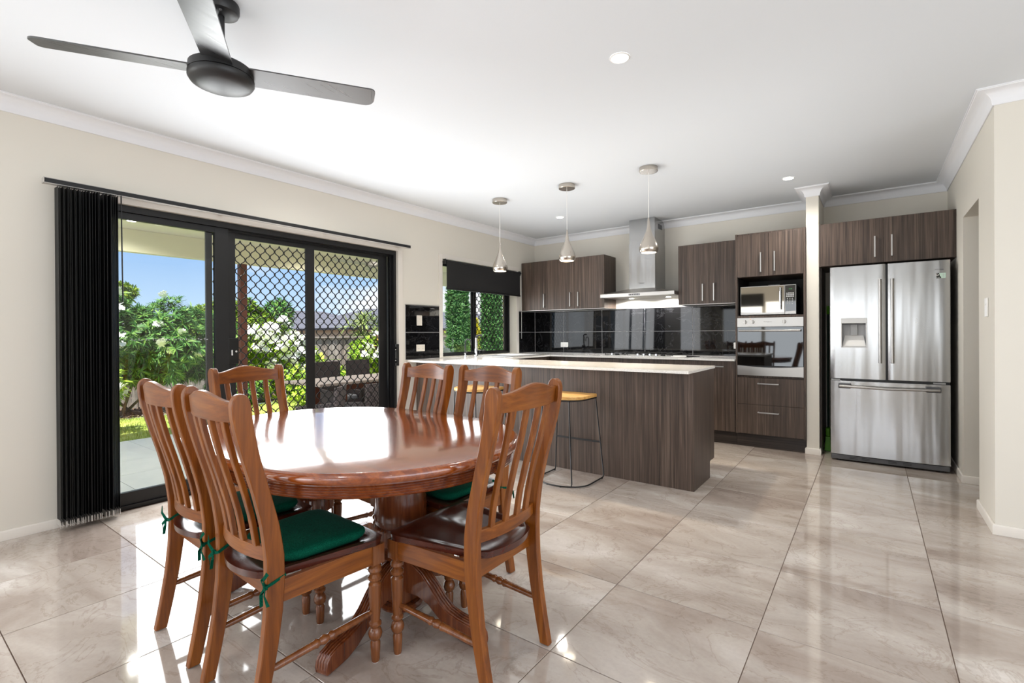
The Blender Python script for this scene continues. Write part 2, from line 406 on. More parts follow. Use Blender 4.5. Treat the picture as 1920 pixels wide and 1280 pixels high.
def text_mesh(txt, size, name, mt, parent, M, extrude=.0004, off=None):
    cu_ = bpy.data.curves.new(name, 'FONT'); cu_.body = txt; cu_.size = size; cu_.extrude = extrude; cu_.align_x = 'CENTER'; cu_.align_y = 'CENTER'
    cu_.resolution_u = 2
    t = bpy.data.objects.new(name, cu_); COL.objects.link(t)
    dg = bpy.context.evaluated_depsgraph_get(); me = bpy.data.meshes.new_from_object(t.evaluated_get(dg)); COL.objects.unlink(t); bpy.data.objects.remove(t)
    me.transform(Matrix.Translation(-root_loc(parent)) @ M); me.materials.clear(); me.materials.append(mt)
    o = bpy.data.objects.new(name, me); COL.objects.link(o); o.parent = parent; return o
FRONT = Matrix(((1, 0, 0, 0), (0, 0, 1, 0), (0, 1, 0, 0), (0, 0, 0, 1)))  # text lying in the xz plane
def Mfront(x, y, z):  # text facing -y
    return Matrix.Translation((x, y, z)) @ Matrix.Rotation(PI/2, 4, 'X')

XL, YB, XR, ZC = -4.09, 6.142, .585, 2.6
YR = 3.985
Y0 = -4.0; X1 = 3.0

# ------------------------------------------------------------------ room shell
fl = MB().box((XL-.25, Y0-.1, -.08), (X1+.1, YB+.1, -.0035)).build('floor', GROUT, smooth=False); struct(fl, 'polished grey-beige stone tile floor of the open dining room and kitchen', 'floor')
gx = [-.975+.607*k for k in range(-7, 8)]; gy = [2.155+.6*k for k in range(-12, 8)]
tcache = {}
def tile_obj(x0, x1, y0, y1):
    w, d = round(x1-x0-.0035, 3), round(y1-y0-.0035, 3)
    if w < .02 or d < .02: return
    if (w, d) not in tcache:
        m = MB(); b = .0012; h = .0035
        def ring(i, z): return [(-w/2+i, -d/2+i, z), (w/2-i, -d/2+i, z), (w/2-i, d/2-i, z), (-w/2+i, d/2-i, z)]
        m.sweep([ring(0, -h), ring(0, -b), ring(b, 0)])
        o = m.build('tile', TILE, smooth=False); tcache[(w, d)] = o
    else:
        o = tcache[(w, d)].copy(); COL.objects.link(o)
    o.parent = fl; o.location = ((x0+x1)/2, (y0+y1)/2, 0)
def clipspans(lines, a, b):
    pts = [a]+[q for q in lines if a+.02 < q < b-.02]+[b]
    return list(zip(pts[:-1], pts[1:]))
for x0, x1 in clipspans(gx, XL, X1):
    for y0, y1 in clipspans(gy, Y0, YB):
        if x1 > XR+.12 and y1 > YR+.15:
            if x0 >= XR-.02 and y0 >= YR-.02: continue
        tile_obj(x0, x1, y0, y1)
def hole_wall(name, plane, at, t, rng_, zr, holes, label, mt=WALL):
    """wall slab with rectangular holes; plane 'x' -> wall in yz plane occupying at..at+t"""
    m = MB(); us = sorted({rng_[0], rng_[1]}|{h[0] for h in holes}|{h[1] for h in holes}); zs = sorted({zr[0], zr[1]}|{h[2] for h in holes}|{h[3] for h in holes})
    # merged cells, shared vertices by remove doubles
    def inside(u, z): return any(h[0] < u < h[1] and h[2] < z < h[3] for h in holes)
    idx = {}
    def V(u, z, k):
        key = (round(u, 4), round(z, 4), k)
        if key not in idx:
            idx[key] = len(m.v); p = at if k == 0 else at+t
            m.v.append((p, u, z) if plane == 'x' else (u, p, z))
        return idx[key]
    nu, nz_ = len(us)-1, len(zs)-1
    solid = lambda i, j: 0 <= i < nu and 0 <= j < nz_ and not inside((us[i]+us[i+1])/2, (zs[j]+zs[j+1])/2)
    for i in range(nu):
        for j in range(nz_):
            if not solid(i, j): continue
            a, b, c, d = us[i], us[i+1], zs[j], zs[j+1]
            m.f.append((V(a, c, 0), V(b, c, 0), V(b, d, 0), V(a, d, 0))); m.f.append((V(a, c, 1), V(a, d, 1), V(b, d, 1), V(b, c, 1)))
            for (p, q, di, dj) in (((a, c), (a, d), -1, 0), ((b, d), (b, c), 1, 0), ((b, c), (a, c), 0, -1), ((a, d), (b, d), 0, 1)):
                if not solid(i+di, j+dj):
                    m.f.append((V(p[0], p[1], 0), V(q[0], q[1], 0), V(q[0], q[1], 1), V(p[0], p[1], 1)))
    m.mi = [0]*len(m.f)
    o = m.build(name, mt, smooth=False); return struct(o, label, 'wall')
DY0, DY1, DZ1 = .90, 3.492, 2.088      # sliding door opening
WY0, WY1, WZ0, WZ1 = 4.165, 5.66, .915, 2.088
wl = hole_wall('wall_left', 'x', XL, -.2, (Y0, YB+.2), (-.1, 2.75), [(DY0, DY1, -.1, DZ1), (WY0, WY1, WZ0, WZ1), (-2.9, -.9, .62, 2.08)], 'cream painted wall with the sliding door and kitchen window in it')  # third opening, unseen behind the camera, is added for its fill lamp
wb = hole_wall('wall_back', 'y', YB, .2, (XL-.2, 1.6), (-.1, 2.75), [], 'cream painted kitchen wall behind the cabinets and splashback')
wr = hole_wall('wall_right', 'x', XR, .092, (YR, YB), (-.1, 2.75), [(4.5, 5.19, -.1, 2.085)], 'pale wall beside the fridge with a plain doorway cut through it')
ws = hole_wall('wall_side', 'y', YR, .092, (XR+.092, X1+.1), (-.1, 2.75), [], 'short pale wall turning the corner at the right edge of the room')
hole_wall('wall_passage', 'x', 1.5, .1, (YR+.1, YB), (-.1, 2.75), [], 'cream wall of the passage behind the doorway')
hole_wall('wall_behind', 'y', Y0, -.15, (XL-.2, X1+.1), (-.1, 2.75), [(-3.75, -2.46, .9, 2.25), (-2.38, -1.3, -.1, 2.05), (-.6, .7, .9, 2.1)], 'wall with window and door openings behind the camera')
tag(MB().box((-3.80, Y0+.02, 1.92), (-2.42, Y0+.03, 2.28)).build('roller_blind', mat('rear_blind', (.02, .02, .02, 1), .7)), 'black roller blind on the window behind the camera', 'blind')
hole_wall('wall_far_right', 'x', X1, .15, (Y0, YR+.1), (-.1, 2.75), [(-2.4, 2.8, .45, 2.4)], 'wall with window openings on the living room side')
ce = MB().box((XL-.2, Y0-.15, ZC), (X1+.15, YB+.2, ZC+.15)).build('ceiling', CEIL, smooth=False); struct(ce, 'flat white plaster ceiling', 'ceiling')
# nib wall (pillar) beside the fridge
PX0, PX1, PY0 = -.511, -.404, 5.57
nb = MB().box((PX0, PY0, 0), (PX1, YB, ZC)).build('wall_nib', WALL, bevel=.003, smooth=False); struct(nb, 'narrow cream nib wall between the oven tower and the fridge', 'wall')
# cornices: cove profile swept round a path
def cove(path, name, label):
    prof = [(0, -.087), (.006, -.087), (.010, -.080)]+[(.010+.068*(1-math.cos(t)), -.080+.070*math.sin(t)) for t in [i*PI/2/6 for i in range(1, 7)]]+[(.080, -.006), (.087, -.006), (.087, 0), (0, 0)]
    secs = []
    n = len(path)
    for i, p in enumerate(path):
        p = Vector(p); d0 = (Vector(path[i])-Vector(path[i-1])).normalized() if i > 0 else None
        d1 = (Vector(path[i+1])-Vector(path[i])).normalized() if i < n-1 else None
        n0 = Vector((d0.y, -d0.x)) if d0 else None; n1 = Vector((d1.y, -d1.x)) if d1 else None
        if n0 is None: nn = n1
        elif n1 is None: nn = n0
        else: nn = (n0+n1); nn = nn/(nn.dot(n0))
        secs.append([(p.x+nn.x*a, p.y+nn.y*a, ZC+b) for a, b in prof])
    o = MB().sweep(secs).build(name, CORN, angle=50); return struct(o, label, 'cornice')
E_ = .001
cove([(XL+E_, Y0), (XL+E_, YB-E_), (PX0-E_, YB-E_), (PX0-E_, PY0-E_), (PX1+E_, PY0-E_), (PX1+E_, YB-E_), (XR-E_, YB-E_), (XR-E_, YR-E_), (X1, YR-E_)], 'trim_1', 'white coved cornice running round the top of the walls')
def skirt(path, name, label, h=.058, t=.012):
    prof = [(0, 0), (t, 0), (t, h-.008), (t-.003, h-.002), (t-.006, h), (0, h)]
    secs = []; n = len(path)
    for i, p in enumerate(path):
        p = Vector(p); d0 = (Vector(path[i])-Vector(path[i-1])).normalized() if i > 0 else None
        d1 = (Vector(path[i+1])-Vector(path[i])).normalized() if i < n-1 else None
        n0 = Vector((d0.y, -d0.x)) if d0 else None; n1 = Vector((d1.y, -d1.x)) if d1 else None
        nn = n1 if n0 is None else n0 if n1 is None else (n0+n1)/((n0+n1).dot(n0))
        secs.append([(p.x+nn.x*a, p.y+nn.y*a, b+.0005) for a, b in prof])
    o = MB().sweep(secs).build(name, TRIM, angle=40); return struct(o, label, 'baseboard')
skirt([(XL+E_, Y0), (XL+E_, DY0-.06)], 'baseboard_left', 'low cream baseboard under the left wall')
skirt([(PX0-E_, PY0+.05), (PX0-E_, PY0-E_), (PX1+E_, PY0-E_), (PX1+E_, YB-.02)], 'baseboard_nib', 'low cream baseboard round the nib wall')
skirt([(XR-E_, YB-.02), (XR-E_, 5.19-E_), (XR+.092, 5.19-E_)], 'baseboard_right', 'low cream baseboard between the fridge and the doorway')
skirt([(XR+.092, 4.5+E_), (XR-E_, 4.5+E_), (XR-E_, YR-E_), (X1, YR-E_)], 'baseboard_side', 'low cream baseboard round the right hand corner')
# architraves
def frame_x(name, y0, y1, z0, z1, w, x0, x1, mt, bottom=False, label=''):
    m = MB(); m.box((x0, y0-w, z0 if not bottom else z0-w), (x1, y0, z1+w)); m.box((x0, y1, z0 if not bottom else z0-w), (x1, y1+w, z1+w)); m.box((x0, y0, z1), (x1, y1, z1+w))
    if bottom: m.box((x0, y0, z0-w), (x1, y1, z0))
    o = m.build(name, mt, bevel=.002); return o
struct(frame_x('trim_2', WY0, WY1, WZ0, WZ1, .055, XL+.0005, XL+.012, TRIM), 'thin cream architrave round the kitchen window', 'architrave')
o = MB().box((XL+.0005, DY1, 0.0), (XL+.012, DY1+.062, DZ1+.045)).box((XL+.0005, DY0-.055, 0), (XL+.012, DY0, DZ1+.045)).box((XL+.0005, DY0, DZ1), (XL+.012, DY1, DZ1+.045)).build('trim_3', TRIM, bevel=.002)
struct(o, 'cream architrave round the sliding door', 'architrave')

# ------------------------------------------------------------------ diamond security grille
def grille(y0, y1, z0, z1, x, parent, pw=.083, ph=.10, wire=.0042, name='security_mesh', yo=0, zo=0):
    m = MB(); ny = int((y1-y0)/(pw/2))+2; nz2 = int((z1-z0)/(ph/2))+2; idx = {}
    nd = .0075; nh = .009
    def node(i, j):
        if (i, j) in idx: return idx[(i, j)]
        y = y0+yo+i*pw/2; z = z0+zo+j*ph/2; k = len(m.v)
        m.v += [(x, y, z+nh), (x, y+nd*.7, z), (x, y, z-nh), (x, y-nd*.7, z)]  # T R B L
        m.f.append((k, k+1, k+2, k+3)); idx[(i, j)] = k; return k
    def inb(i, j): 
        y = y0+yo+i*pw/2; z = z0+zo+j*ph/2
        return y0-.006 <= y <= y1+.006 and z0-.006 <= z <= z1+.006
    h = wire*.62
    for i in range(-1, ny+1):
        for j in range(-1, nz2+1):
            if (i+j) % 2: continue
            for si in (1, -1):
                if inb(i, j) and inb(i+si, j+1):
                    a = node(i, j); b = node(i+si, j+1)
                    ya, za = y0+yo+i*pw/2, z0+zo+j*ph/2; yb, zb = ya+si*pw/2, za+ph/2
                    # wavy strut: leaves the node steeply, flattens, then steep again
                    pts = []
                    for t in (.16, .34, .5, .66, .84):
                        s_ = t+.055*math.sin(2*PI*t)*-1
                        pts.append((ya+(yb-ya)*(t-.05*math.sin(2*PI*t)), za+(zb-za)*(t+.06*math.sin(2*PI*t))))
                    prevL = None
                    rows = []
                    for q, (yy, zz) in enumerate(pts):
                        k = len(m.v); m.v += [(x, yy-h*si, zz+h*.8), (x, yy+h*si, zz-h*.8)]; rows.append((k, k+1))
                    if si == 1: st = (a, a+1); en = (b+3, b+2)
                    else: st = (a, a+3); en = (b+1, b+2)
                    seq = [st]+rows+[en]
                    for (p, q), (r, s2) in zip(seq[:-1], seq[1:]): m.f.append((p, q, s2, r))
    m.mi = [0]*len(m.f)
    o = m.build(name, BLK, parent, smooth=False)
    sd = o.modifiers.new('solid', 'SOLIDIFY'); sd.thickness = .006; sd.offset = 0
    return o

# ------------------------------------------------------------------ sliding door
XD = XL-.04
d1 = thing('door_1', (XD, (DY0+DY1)/2, 0), 'black aluminium sliding glass door with diamond mesh security screens', None); struct(d1, d1['label'], 'door')
m = MB(); xa, xb = XL-.145, XL-.022
m.box((xa, DY0+.001, DZ1-.045), (xb, DY1-.001, DZ1-.001)); m.box((xa, DY0+.001, .0), (xb, DY0+.035, DZ1-.045)); m.box((xa, DY1-.033, 0), (xb, DY1-.001, DZ1-.045)); m.box((xa, DY0+.035, 0), (xb, DY1-.033, .028))
m.box((xa+.04, DY1-.048, .02), (xa+.05, DY1-.03, DZ1-.045)).box((xa+.08, DY1-.055, .02), (xa+.088, DY1-.03, DZ1-.045))
m.box((xa+.055, DY0+.03, DZ1-.06), (xa+.062, DY1-.03, DZ1-.04))
m.build('door_frame', BLK, d1, .0015)
def sash(name, x, y0, y1, z0, z1, wl_, wr_, wt, wb_, th=.035, parent=d1):
    m = MB(); m.box((x-th/2, y0, z0), (x+th/2, y0+wl_, z1)).box((x-th/2, y1-wr_, z0), (x+th/2, y1, z1)).box((x-th/2, y0+wl_, z1-wt), (x+th/2, y1-wr_, z1)).box((x-th/2, y0+wl_, z0), (x+th/2, y1-wr_, z0+wb_))
    return m.build(name, BLK, parent, .0015)
s1 = sash('glass_panel', XL-.06, DY0+.035, 1.80, .028, DZ1-.046, .06, .10, .045, .085)
m = MB().box((XL-.065, DY0+.10, .118), (XL-.059, 1.70, DZ1-.096)); m.build('glass', PANE, s1, smooth=False)
# row of small frosted safety decals
dm = MB()
for i in range(12):
    y = 1.16+i*.042
    dm.box((XL-.0582, y, 1.168), (XL-.0579, y+.012, 1.173)).box((XL-.0582, y+.018, 1.160), (XL-.0579, y+.030, 1.165)).box((XL-.0582, y+.006, 1.158), (XL-.0579, y+.010, 1.168))
dm.build('frosted_decal', LGREY, s1, smooth=False, props={'kind': 'stuff'})
XS = XL-.115
s2 = sash('security_screen', XS, 1.66, 2.585, .03, DZ1-.05, .045, .075, .05, .09, .022)
s3 = sash('security_screen', XS, 2.50, 3.43, .03, DZ1-.05, .085, .10, .05, .09, .020)
rbox((XS-.02, 1.80, .03), (XS+.028, 1.872, DZ1-.05), 'screen_stile', BLK, d1)
grille(1.705, 2.51, .12, DZ1-.10, XS, s2, yo=.01)
grille(2.585, 3.33, .12, DZ1-.10, XS, s3, yo=.02)
lk = rbox((XS+.028, 1.805, .96), (XS+.052, 1.885, 1.17), 'lock', BLKP, d1, .006)
rbox((XS+.052, 1.822, 1.03), (XS+.062, 1.836, 1.075), 'lock_lever', CHROME, lk, .003)
MB().lathe([(.008, 0), (.008, .004)], (0, 0, 0), 14, M=Matrix.Rotation(PI/2, 3, 'Y')).build('key_cylinder', CHROME, lk, world=False).location = Vector((XS+.052, 1.862, 1.062))-d1.location
hd = rbox((XL-.022, DY1-.03, .86), (XL+.020, DY1-.001, 1.09), 'pull_handle', BLKP, d1, .003)
m = MB()
for z0, z1, r in ((.86, .89, .004), (.935, 1.015, .004), (1.06, 1.09, .004)): m.box((XL-.0, DY1-.036, z0), (XL+.008, DY1-.0305, z1))
m.build('strike_plate', STEELH, hd, .0005)
m = MB()
for z in (.915, 1.03): m.lathe([(.006, 0), (.006, .004)], (XL+.004, DY1-.034, z), 12, M=Matrix.Rotation(PI/2, 3, 'X'))
m.build('screw', WHITE, hd)

# ------------------------------------------------------------------ vertical blind
bl = thing('vertical_blind', (-4.0, .9, 0), 'black vertical blind drawn to the left side of the sliding door', 'blind')
m = MB().box((-4.022, .70, 2.118), (-3.982, 3.585, 2.146)); m.build('head_rail', BLK, bl, .002)
m = MB().box((-4.0235, .695, 2.1455), (-3.981, 3.59, 2.149)).box((-4.0235, .695, 2.115), (-3.981, 3.59, 2.1185)).box((-4.024, .694, 2.115), (-3.980, .698, 2.149)); m.build('rail_edge', PALE, bl, .0005)
for y in (.8, 1.7, 2.6, 3.45): MB().box((XL+.0125, y, 2.125), (-4.02, y+.03, 2.14)).build('wall_bracket', PALE, bl, .001)
ys = [.755+.0108*i for i in range(19)]+[.972+.0105*i for i in range(8)]
prev = None
for i, y in enumerate(ys):
    a = random.uniform(-.10, .10); M = Matrix.Rotation(a, 3, 'Z')
    m = MB(); prof = []
    for u in np.linspace(-.052, .052, 9):
        prof.append((u, .0045*math.cos(u/.052*PI/2)))
    top = [M@Vector((u, v, 2.108)) for u, v in prof]; bot = [M@Vector((u, v, .065)) for u, v in prof]
    th = M@Vector((0, .0014, 0)); c0 = Vector((-4.0, y, 0))
    secs = [[c0+p for p in bot]+[c0+p-th for p in reversed(bot)], [c0+p for p in top]+[c0+p-th for p in reversed(top)]]
    m.sweep(secs); sl = m.build('slat', BLIND, bl, angle=60)
    m = MB(); b2 = [M@Vector((u, v+.0004, .066)) for u, v in prof]; b3 = [M@Vector((u, v+.0004, .030)) for u, v in prof]; th2 = M@Vector((0, .003, 0))
    m.sweep([[c0+p for p in b3]+[c0+p-th2 for p in reversed(b3)], [c0+p for p in b2]+[c0+p-th2 for p in reversed(b2)]]).build('weight', PALE, sl, angle=60)
MB().tube([(-3.955, 1.062, 2.11), (-3.95, 1.064, 1.6), (-3.95, 1.066, 1.42)], .004, 8).build('wand', BLK, bl)

# ------------------------------------------------------------------ kitchen window
w1 = thing('window_1', (XL-.13, 4.9, WZ0), 'black framed kitchen window above the sink with a diamond mesh screen', None); struct(w1, w1['label'], 'window')
xa, xb = XL-.17, XL-.115; m = MB()
m.box((xa, WY0+.001, WZ0+.001), (xb, WY0+.022, WZ1-.001)).box((xa, WY1-.022, WZ0+.001), (xb, WY1-.001, WZ1-.001)).box((xa, WY0+.022, WZ0+.001), (xb, WY1-.022, WZ0+.03)).box((xa, WY0+.022, WZ1-.03), (xb, WY1-.022, WZ1-.001))
m.build('window_frame', BLK, w1, .0015)
s = sash('glass_panel', XL-.135, WY0+.022, 4.93, WZ0+.03, WZ1-.03, .02, .05, .03, .02, .02, w1)
MB().box((XL-.137, WY0+.04, WZ0+.05), (XL-.133, 4.88, WZ1-.06)).build('glass', PANE, s, smooth=False)
s = sash('security_screen', XL-.158, 4.86, WY1-.022, WZ0+.03, WZ1-.03, .03, .055, .03, .02, .016, w1)
grille(4.90, WY1-.08, WZ0+.05, WZ1-.06, XL-.158, s, yo=.0)
MB().box((XL-.114, WY0+.001, WZ0), (XL+.002, WY1-.001, WZ0+.006)).build('sill', TRIM, w1, .001)
rb = thing('roller_blind', (XL+.05, 4.9, 2.05), 'black roller blind pulled a third of the way down the kitchen window', 'blind')
MB().lathe([(.019, 0), (.019, 1.50)], (0, 0, 0), 24, M=Matrix.Rotation(-PI/2, 3, 'X')).build('roller_tube', ROLL, rb, world=False).location = (-.012, 4.195-4.9, .005)
MB().box((XL+.0525, 4.19, 1.742), (XL+.0545, 5.685, 2.06)).build('fabric', ROLL, rb, smooth=False)
MB().box((XL+.046, 4.185, 1.722), (XL+.060, 5.69, 1.745)).build('bottom_bar', BLK, rb, .004)
for y in (4.172, 5.69):
    MB().box((XL+.014, y, 2.02), (XL+.055, y+.012, 2.085)).build('bracket', BLKP, rb, .004)
MB().lathe([(.022, 0), (.022, .014), (.016, .018)], (0, 0, 0), 20, M=Matrix.Rotation(-PI/2, 3, 'X')).build('end_cap', BLKP, rb, world=False).location = (-.012, 5.695-4.9, .005)
MB().tube([(XL+.06, 5.70, 2.04), (XL+.064, 5.705, 1.6), (XL+.062, 5.705, 1.12)], .0016, 6).build('chain', WHITE, rb)

# ------------------------------------------------------------------ splashback tiles
bcache = {}
def btile(wall, kind, u0, u1, z0, z1):
    key = (kind, round(u1-u0, 3), round(z1-z0, 3)); w, h = u1-u0-.005, z1-z0-.005; t = .007
    if key not in bcache:
        def ring(i, d):
            r = [(-w/2+i, -h/2+i), (w/2-i, -h/2+i), (w/2-i, h/2-i), (-w/2+i, h/2-i)]
            return [(u, -d, v) if kind == 'b' else (d, u, v) for u, v in r]
        o = MB().sweep([ring(0, .0002), ring(0, t-.001), ring(.001, t)]).build('tile', BTILE, smooth=False); bcache[key] = o
    else: o = bcache[key].copy(); COL.objects.link(o)
    o.parent = wall
    o.location = ((u0+u1)/2, YB-.001, (z0+z1)/2) if kind == 'b' else (XL+.001, (u0+u1)/2, (z0+z1)/2)
xs = [XL+.009, -3.586, -2.978, -2.370, -1.762, -1.152]
for z0, z1 in ((.915, 1.215), (1.215, 1.515)):
    for a, b in zip(xs[:-1], xs[1:]): btile(wb, 'b', a, b, z0, z1)
    btile(wl, 'l', 3.593, 4.110, z0, z1); btile(wl, 'l', 5.716, YB-.009, z0, z1)
MB().box((XL+.002, YB-.005, .913), (-1.152, YB-.0005, 1.518)).build('grout_bed', SGROUT, wb, smooth=False)
MB().box((XL+.0005, 3.590, .913), (XL+.005, 4.110, 1.518)).box((XL+.0005, 5.716, .913), (XL+.005, YB-.005, 1.518)).build('grout_bed', SGROUT, wl, smooth=False)
for u0, u1 in ((3.590, 4.110), (5.716, YB-.01)): rbox((XL+.001, u0, 1.5155), (XL+.010, u1, 1.5215), 'tile_edge_strip', STEELH, wl, 0)
rbox((XL+.01, YB-.010, 1.5155), (-1.152, YB-.001, 1.5215), 'tile_edge_strip', STEELH, wb, 0)

# power points and switches
def gpo(x, y, z, w, h, face, label, cat='socket', cream=True, holes=2):
    mt = CREAM if cream else WHITE
    o = thing('power_point' if cat == 'socket' else 'light_switch', (x, y, z), label, cat); t = .009
    if face == 'x+': MB().box((x, y-w/2, z-h/2), (x+t, y+w/2, z+h/2)).build('plate', mt, o, .003)
    elif face == 'x-': MB().box((x-t, y-w/2, z-h/2), (x, y+w/2, z+h/2)).build('plate', mt, o, .003)
    else: MB().box((x-w/2, y-t, z-h/2), (x+w/2, y, z+h/2)).build('plate', mt, o, .003)
    m = MB(); k = MB()
    for i in range(holes):
        c = (i-(holes-1)/2)*w*.5
        for (du, dv, an) in ((-.007, -.006, .5), (.007, -.006, -.5), (0, -.018, 0)):
            if face == 'y-':
                m.obox((x+c+du, y-t, z+dv), (.0022, .001, .007), Matrix.Rotation(an, 3, 'Y'))
            else:
                sx = 1 if face == 'x+' else -1
                m.obox((x+sx*t, y+c+du, z+dv), (.001, .0022, .007), Matrix.Rotation(an, 3, 'X'))
        k = MB()
        if face == 'y-': k.box((x+c-.005, y-t-.003, z+.012), (x+c+.005, y-t, z+.024))
        else:
            sx = 1 if face == 'x+' else -1
            k.box((x+sx*t, y+c-.005, z+.012), (x+sx*(t+.003), y+c+.005, z+.024))
        k.build('rocker', mt, o, .001)
    if cat == 'socket': m.build('slot', INK, o, smooth=False, props={'kind': 'stuff'})
    return o
gpo(XL+.0085, 3.806, 1.04, .125, .075, 'x+', 'cream double power point on the lower black tile beside the sliding door')
gpo(XL+.0085, 3.79, 1.348, .078, .115, 'x+', 'tall cream switch plate on the upper black tile beside the sliding door', 'switch', holes=1)
gpo(-3.57, YB-.0085, 1.032, .12, .07, 'y-', 'white double power point on the splashback behind the corner of the bench', cream=False)
gpo(-1.235, YB-.0085, 1.04, .115, .072, 'y-', 'white power point on the splashback next to the oven tower', cream=False)
gpo(XR-.0005, 4.20, 1.34, .074, .118, 'x-', 'white light switch on the wall by the right hand corner', 'switch', cream=False, holes=1)

# ------------------------------------------------------------------ kitchen joinery
def bar_handle(x, y, z, L, parent, vertical=True, mt=STEELH):
    """flat bow handle standing off a door whose face is at y"""
    m = MB(); h = L/2; t = .012; d = .030
    if vertical:
        m.box((x-t/2, y-d, z-h), (x+t/2, y-d+.007, z+h)); m.box((x-t/2, y-d+.007, z-h), (x+t/2, y-.0002, z-h+.010)); m.box((x-t/2, y-d+.007, z+h-.010), (x+t/2, y-.0002, z+h))
    else:
        m.box((x-h, y-d, z-t/2), (x+h, y-d+.007, z+t/2)); m.box((x-h, y-d+.007, z-t/2), (x-h+.010, y-.0002, z+t/2)); m.box((x+h-.010, y-d+.007, z-t/2), (x+h, y-.0002, z+t/2))
    return m.build('handle', mt, parent, .0012)
def cabinet(name, label, x0, x1, y0, z0, z1, doors, y1=YB-.001, group=None, cat='cabinet', inner=True):
    """doors: list of (x0,x1,z0,z1,kind,handle) """
    t = thing(name, ((x0+x1)/2, (y0+y1)/2, z0), label, cat, group)
    MB().box((x0, y0+.019, z0), (x1, y1, z1)).build('body', LAM, t, .001)
    for a, b, c, d, kind, hx, hz, L, vert in doors:
        dr = MB().box((a+.0015, y0, c+.0015), (b-.0015, y0+.018, d-.0015)).build(kind, LAM, t, .001)
        if L: bar_handle(hx, y0, hz, L, dr, vert)
    return t
UZ0, UZ1 = 1.522, 2.212
cabinet('wall_cabinet', 'dark woodgrain wall cabinet with three doors left of the rangehood', XL+.001, -2.773, 5.782, UZ0, UZ1,
        [(XL+.022, -3.631, UZ0, UZ1, 'door', -3.686, 1.652, .19, True), (-3.631, -3.208, UZ0, UZ1, 'door', -3.268, 1.652, .19, True), (-3.208, -2.773, UZ0, UZ1, 'door', -3.146, 1.652, .19, True)])
cabinet('wall_cabinet', 'dark woodgrain wall cabinet with two doors right of the rangehood', -1.824, -1.173, 5.782, UZ0, UZ1,
        [(-1.824, -1.476, UZ0, UZ1, 'door', -1.543, 1.652, .195, True), (-1.476, -1.173, UZ0, UZ1, 'door', -1.422, 1.652, .195, True)])
tag(MB().box((XL+.001, 5.79, 1.5165), (-2.773, YB-.011, 1.5218)).build('metal_strip', STEELH, smooth=False), 'thin metal strip under the three door wall cabinet', 'strip')
tag(MB().box((-1.824, 5.79, 1.5165), (-1.173, YB-.011, 1.5218)).build('metal_strip', STEELH, smooth=False), 'thin metal strip under the two door wall cabinet', 'strip')
# oven tower
TX0, TX1, TY = -1.150, -.5125, 5.540
tw = thing('oven_tower', ((TX0+TX1)/2, 5.85, 0), 'tall dark woodgrain cabinet housing the microwave and the oven', 'cabinet')
m = MB(); m.box((TX0, TY, .136), (TX0+.018, YB-.001, 2.222)).box((TX1-.018, TY, .136), (TX1, YB-.001, 2.222)).box((TX0+.018, TY+.02, 2.204), (TX1-.018, YB-.001, 2.222))
m.box((TX0+.018, TY+.02, 1.768), (TX1-.018, YB-.001, 1.786)).box((TX0+.018, TY+.004, 1.345), (TX1-.018, YB-.001, 1.366)).box((TX0+.018, TY+.02, .727), (TX1-.018, YB-.001, .745)).box((TX0+.018, TY+.02, .136), (TX1-.018, YB-.001, .150))
m.build('carcass', LAM, tw, .001)
MB().box((TX0+.018, YB-.02, .15), (TX1-.018, YB-.002, 2.204)).build('back_panel', INNER, tw, smooth=False)
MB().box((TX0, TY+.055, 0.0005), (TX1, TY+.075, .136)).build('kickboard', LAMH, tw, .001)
for a, b, hx in ((TX0+.018, -.836, -.905), (-.836, TX1-.018, -.780)):
    dr = MB().box((a+.0015, TY, 1.770), (b-.0015, TY+.018, 2.203)).build('door', LAM, tw, .001); bar_handle(hx, TY, 1.910, .20, dr)
for a, b, hz in ((.449, .725, .668), (.142, .446, .372)):
    dr = MB().box((TX0+.0195, TY, a), (TX1-.0195, TY+.018, b)).build('drawer', LAM, tw, .001); bar_handle(-.842, TY, hz, .195, dr, False)
# inside dark lining visible in the microwave niche
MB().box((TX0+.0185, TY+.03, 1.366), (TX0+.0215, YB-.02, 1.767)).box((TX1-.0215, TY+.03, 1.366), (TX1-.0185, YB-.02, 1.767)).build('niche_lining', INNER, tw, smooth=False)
gpo(-.87, YB-.0205, 1.69, .115, .07, 'y-', 'grey power point half hidden behind the top of the microwave', cream=False)

# cabinet over the fridge
FX0, FX1 = -.4035, .5845
cabinet('wall_cabinet', 'wide dark woodgrain cabinet with two doors above the fridge', FX0, FX1, 5.54, 1.820, 2.226,
        [(FX0+.018, .092, 1.820, 2.226, 'door', .030, 1.965, .19, True), (.092, FX1-.016, 1.820, 2.226, 'door', .152, 1.965, .19, True)])
rbox((FX0+.0005, 5.64, .0605), (FX0+.017, YB-.001, 1.819), 'side_panel', LAM, None, .001); bpy.data.objects['side_panel']['label'] = 'dark woodgrain side panel lining the nib wall next to the fridge'; bpy.data.objects['side_panel']['category'] = 'panel'

# back run base cabinets
BY = 5.545
b1 = cabinet('base_cabinet', 'dark woodgrain base cabinets under the cooktop bench', -3.46, -1.1515, BY, .137, .891,
        [(-3.46, -2.90, .14, .888, 'door', -2.97, .80, .0, True), (-2.90, -2.30, .14, .888, 'door', 0, 0, 0, True), (-2.30, -1.745, .14, .888, 'drawer', -2.0, .83, .2, False), (-1.745, -1.153, .14, .888, 'door', -1.363, .829, .195, False)])
rbox((-3.46, BY+.055, .0005), (-1.1515, BY+.075, .136), 'kickboard', LAMH, b1, .001)
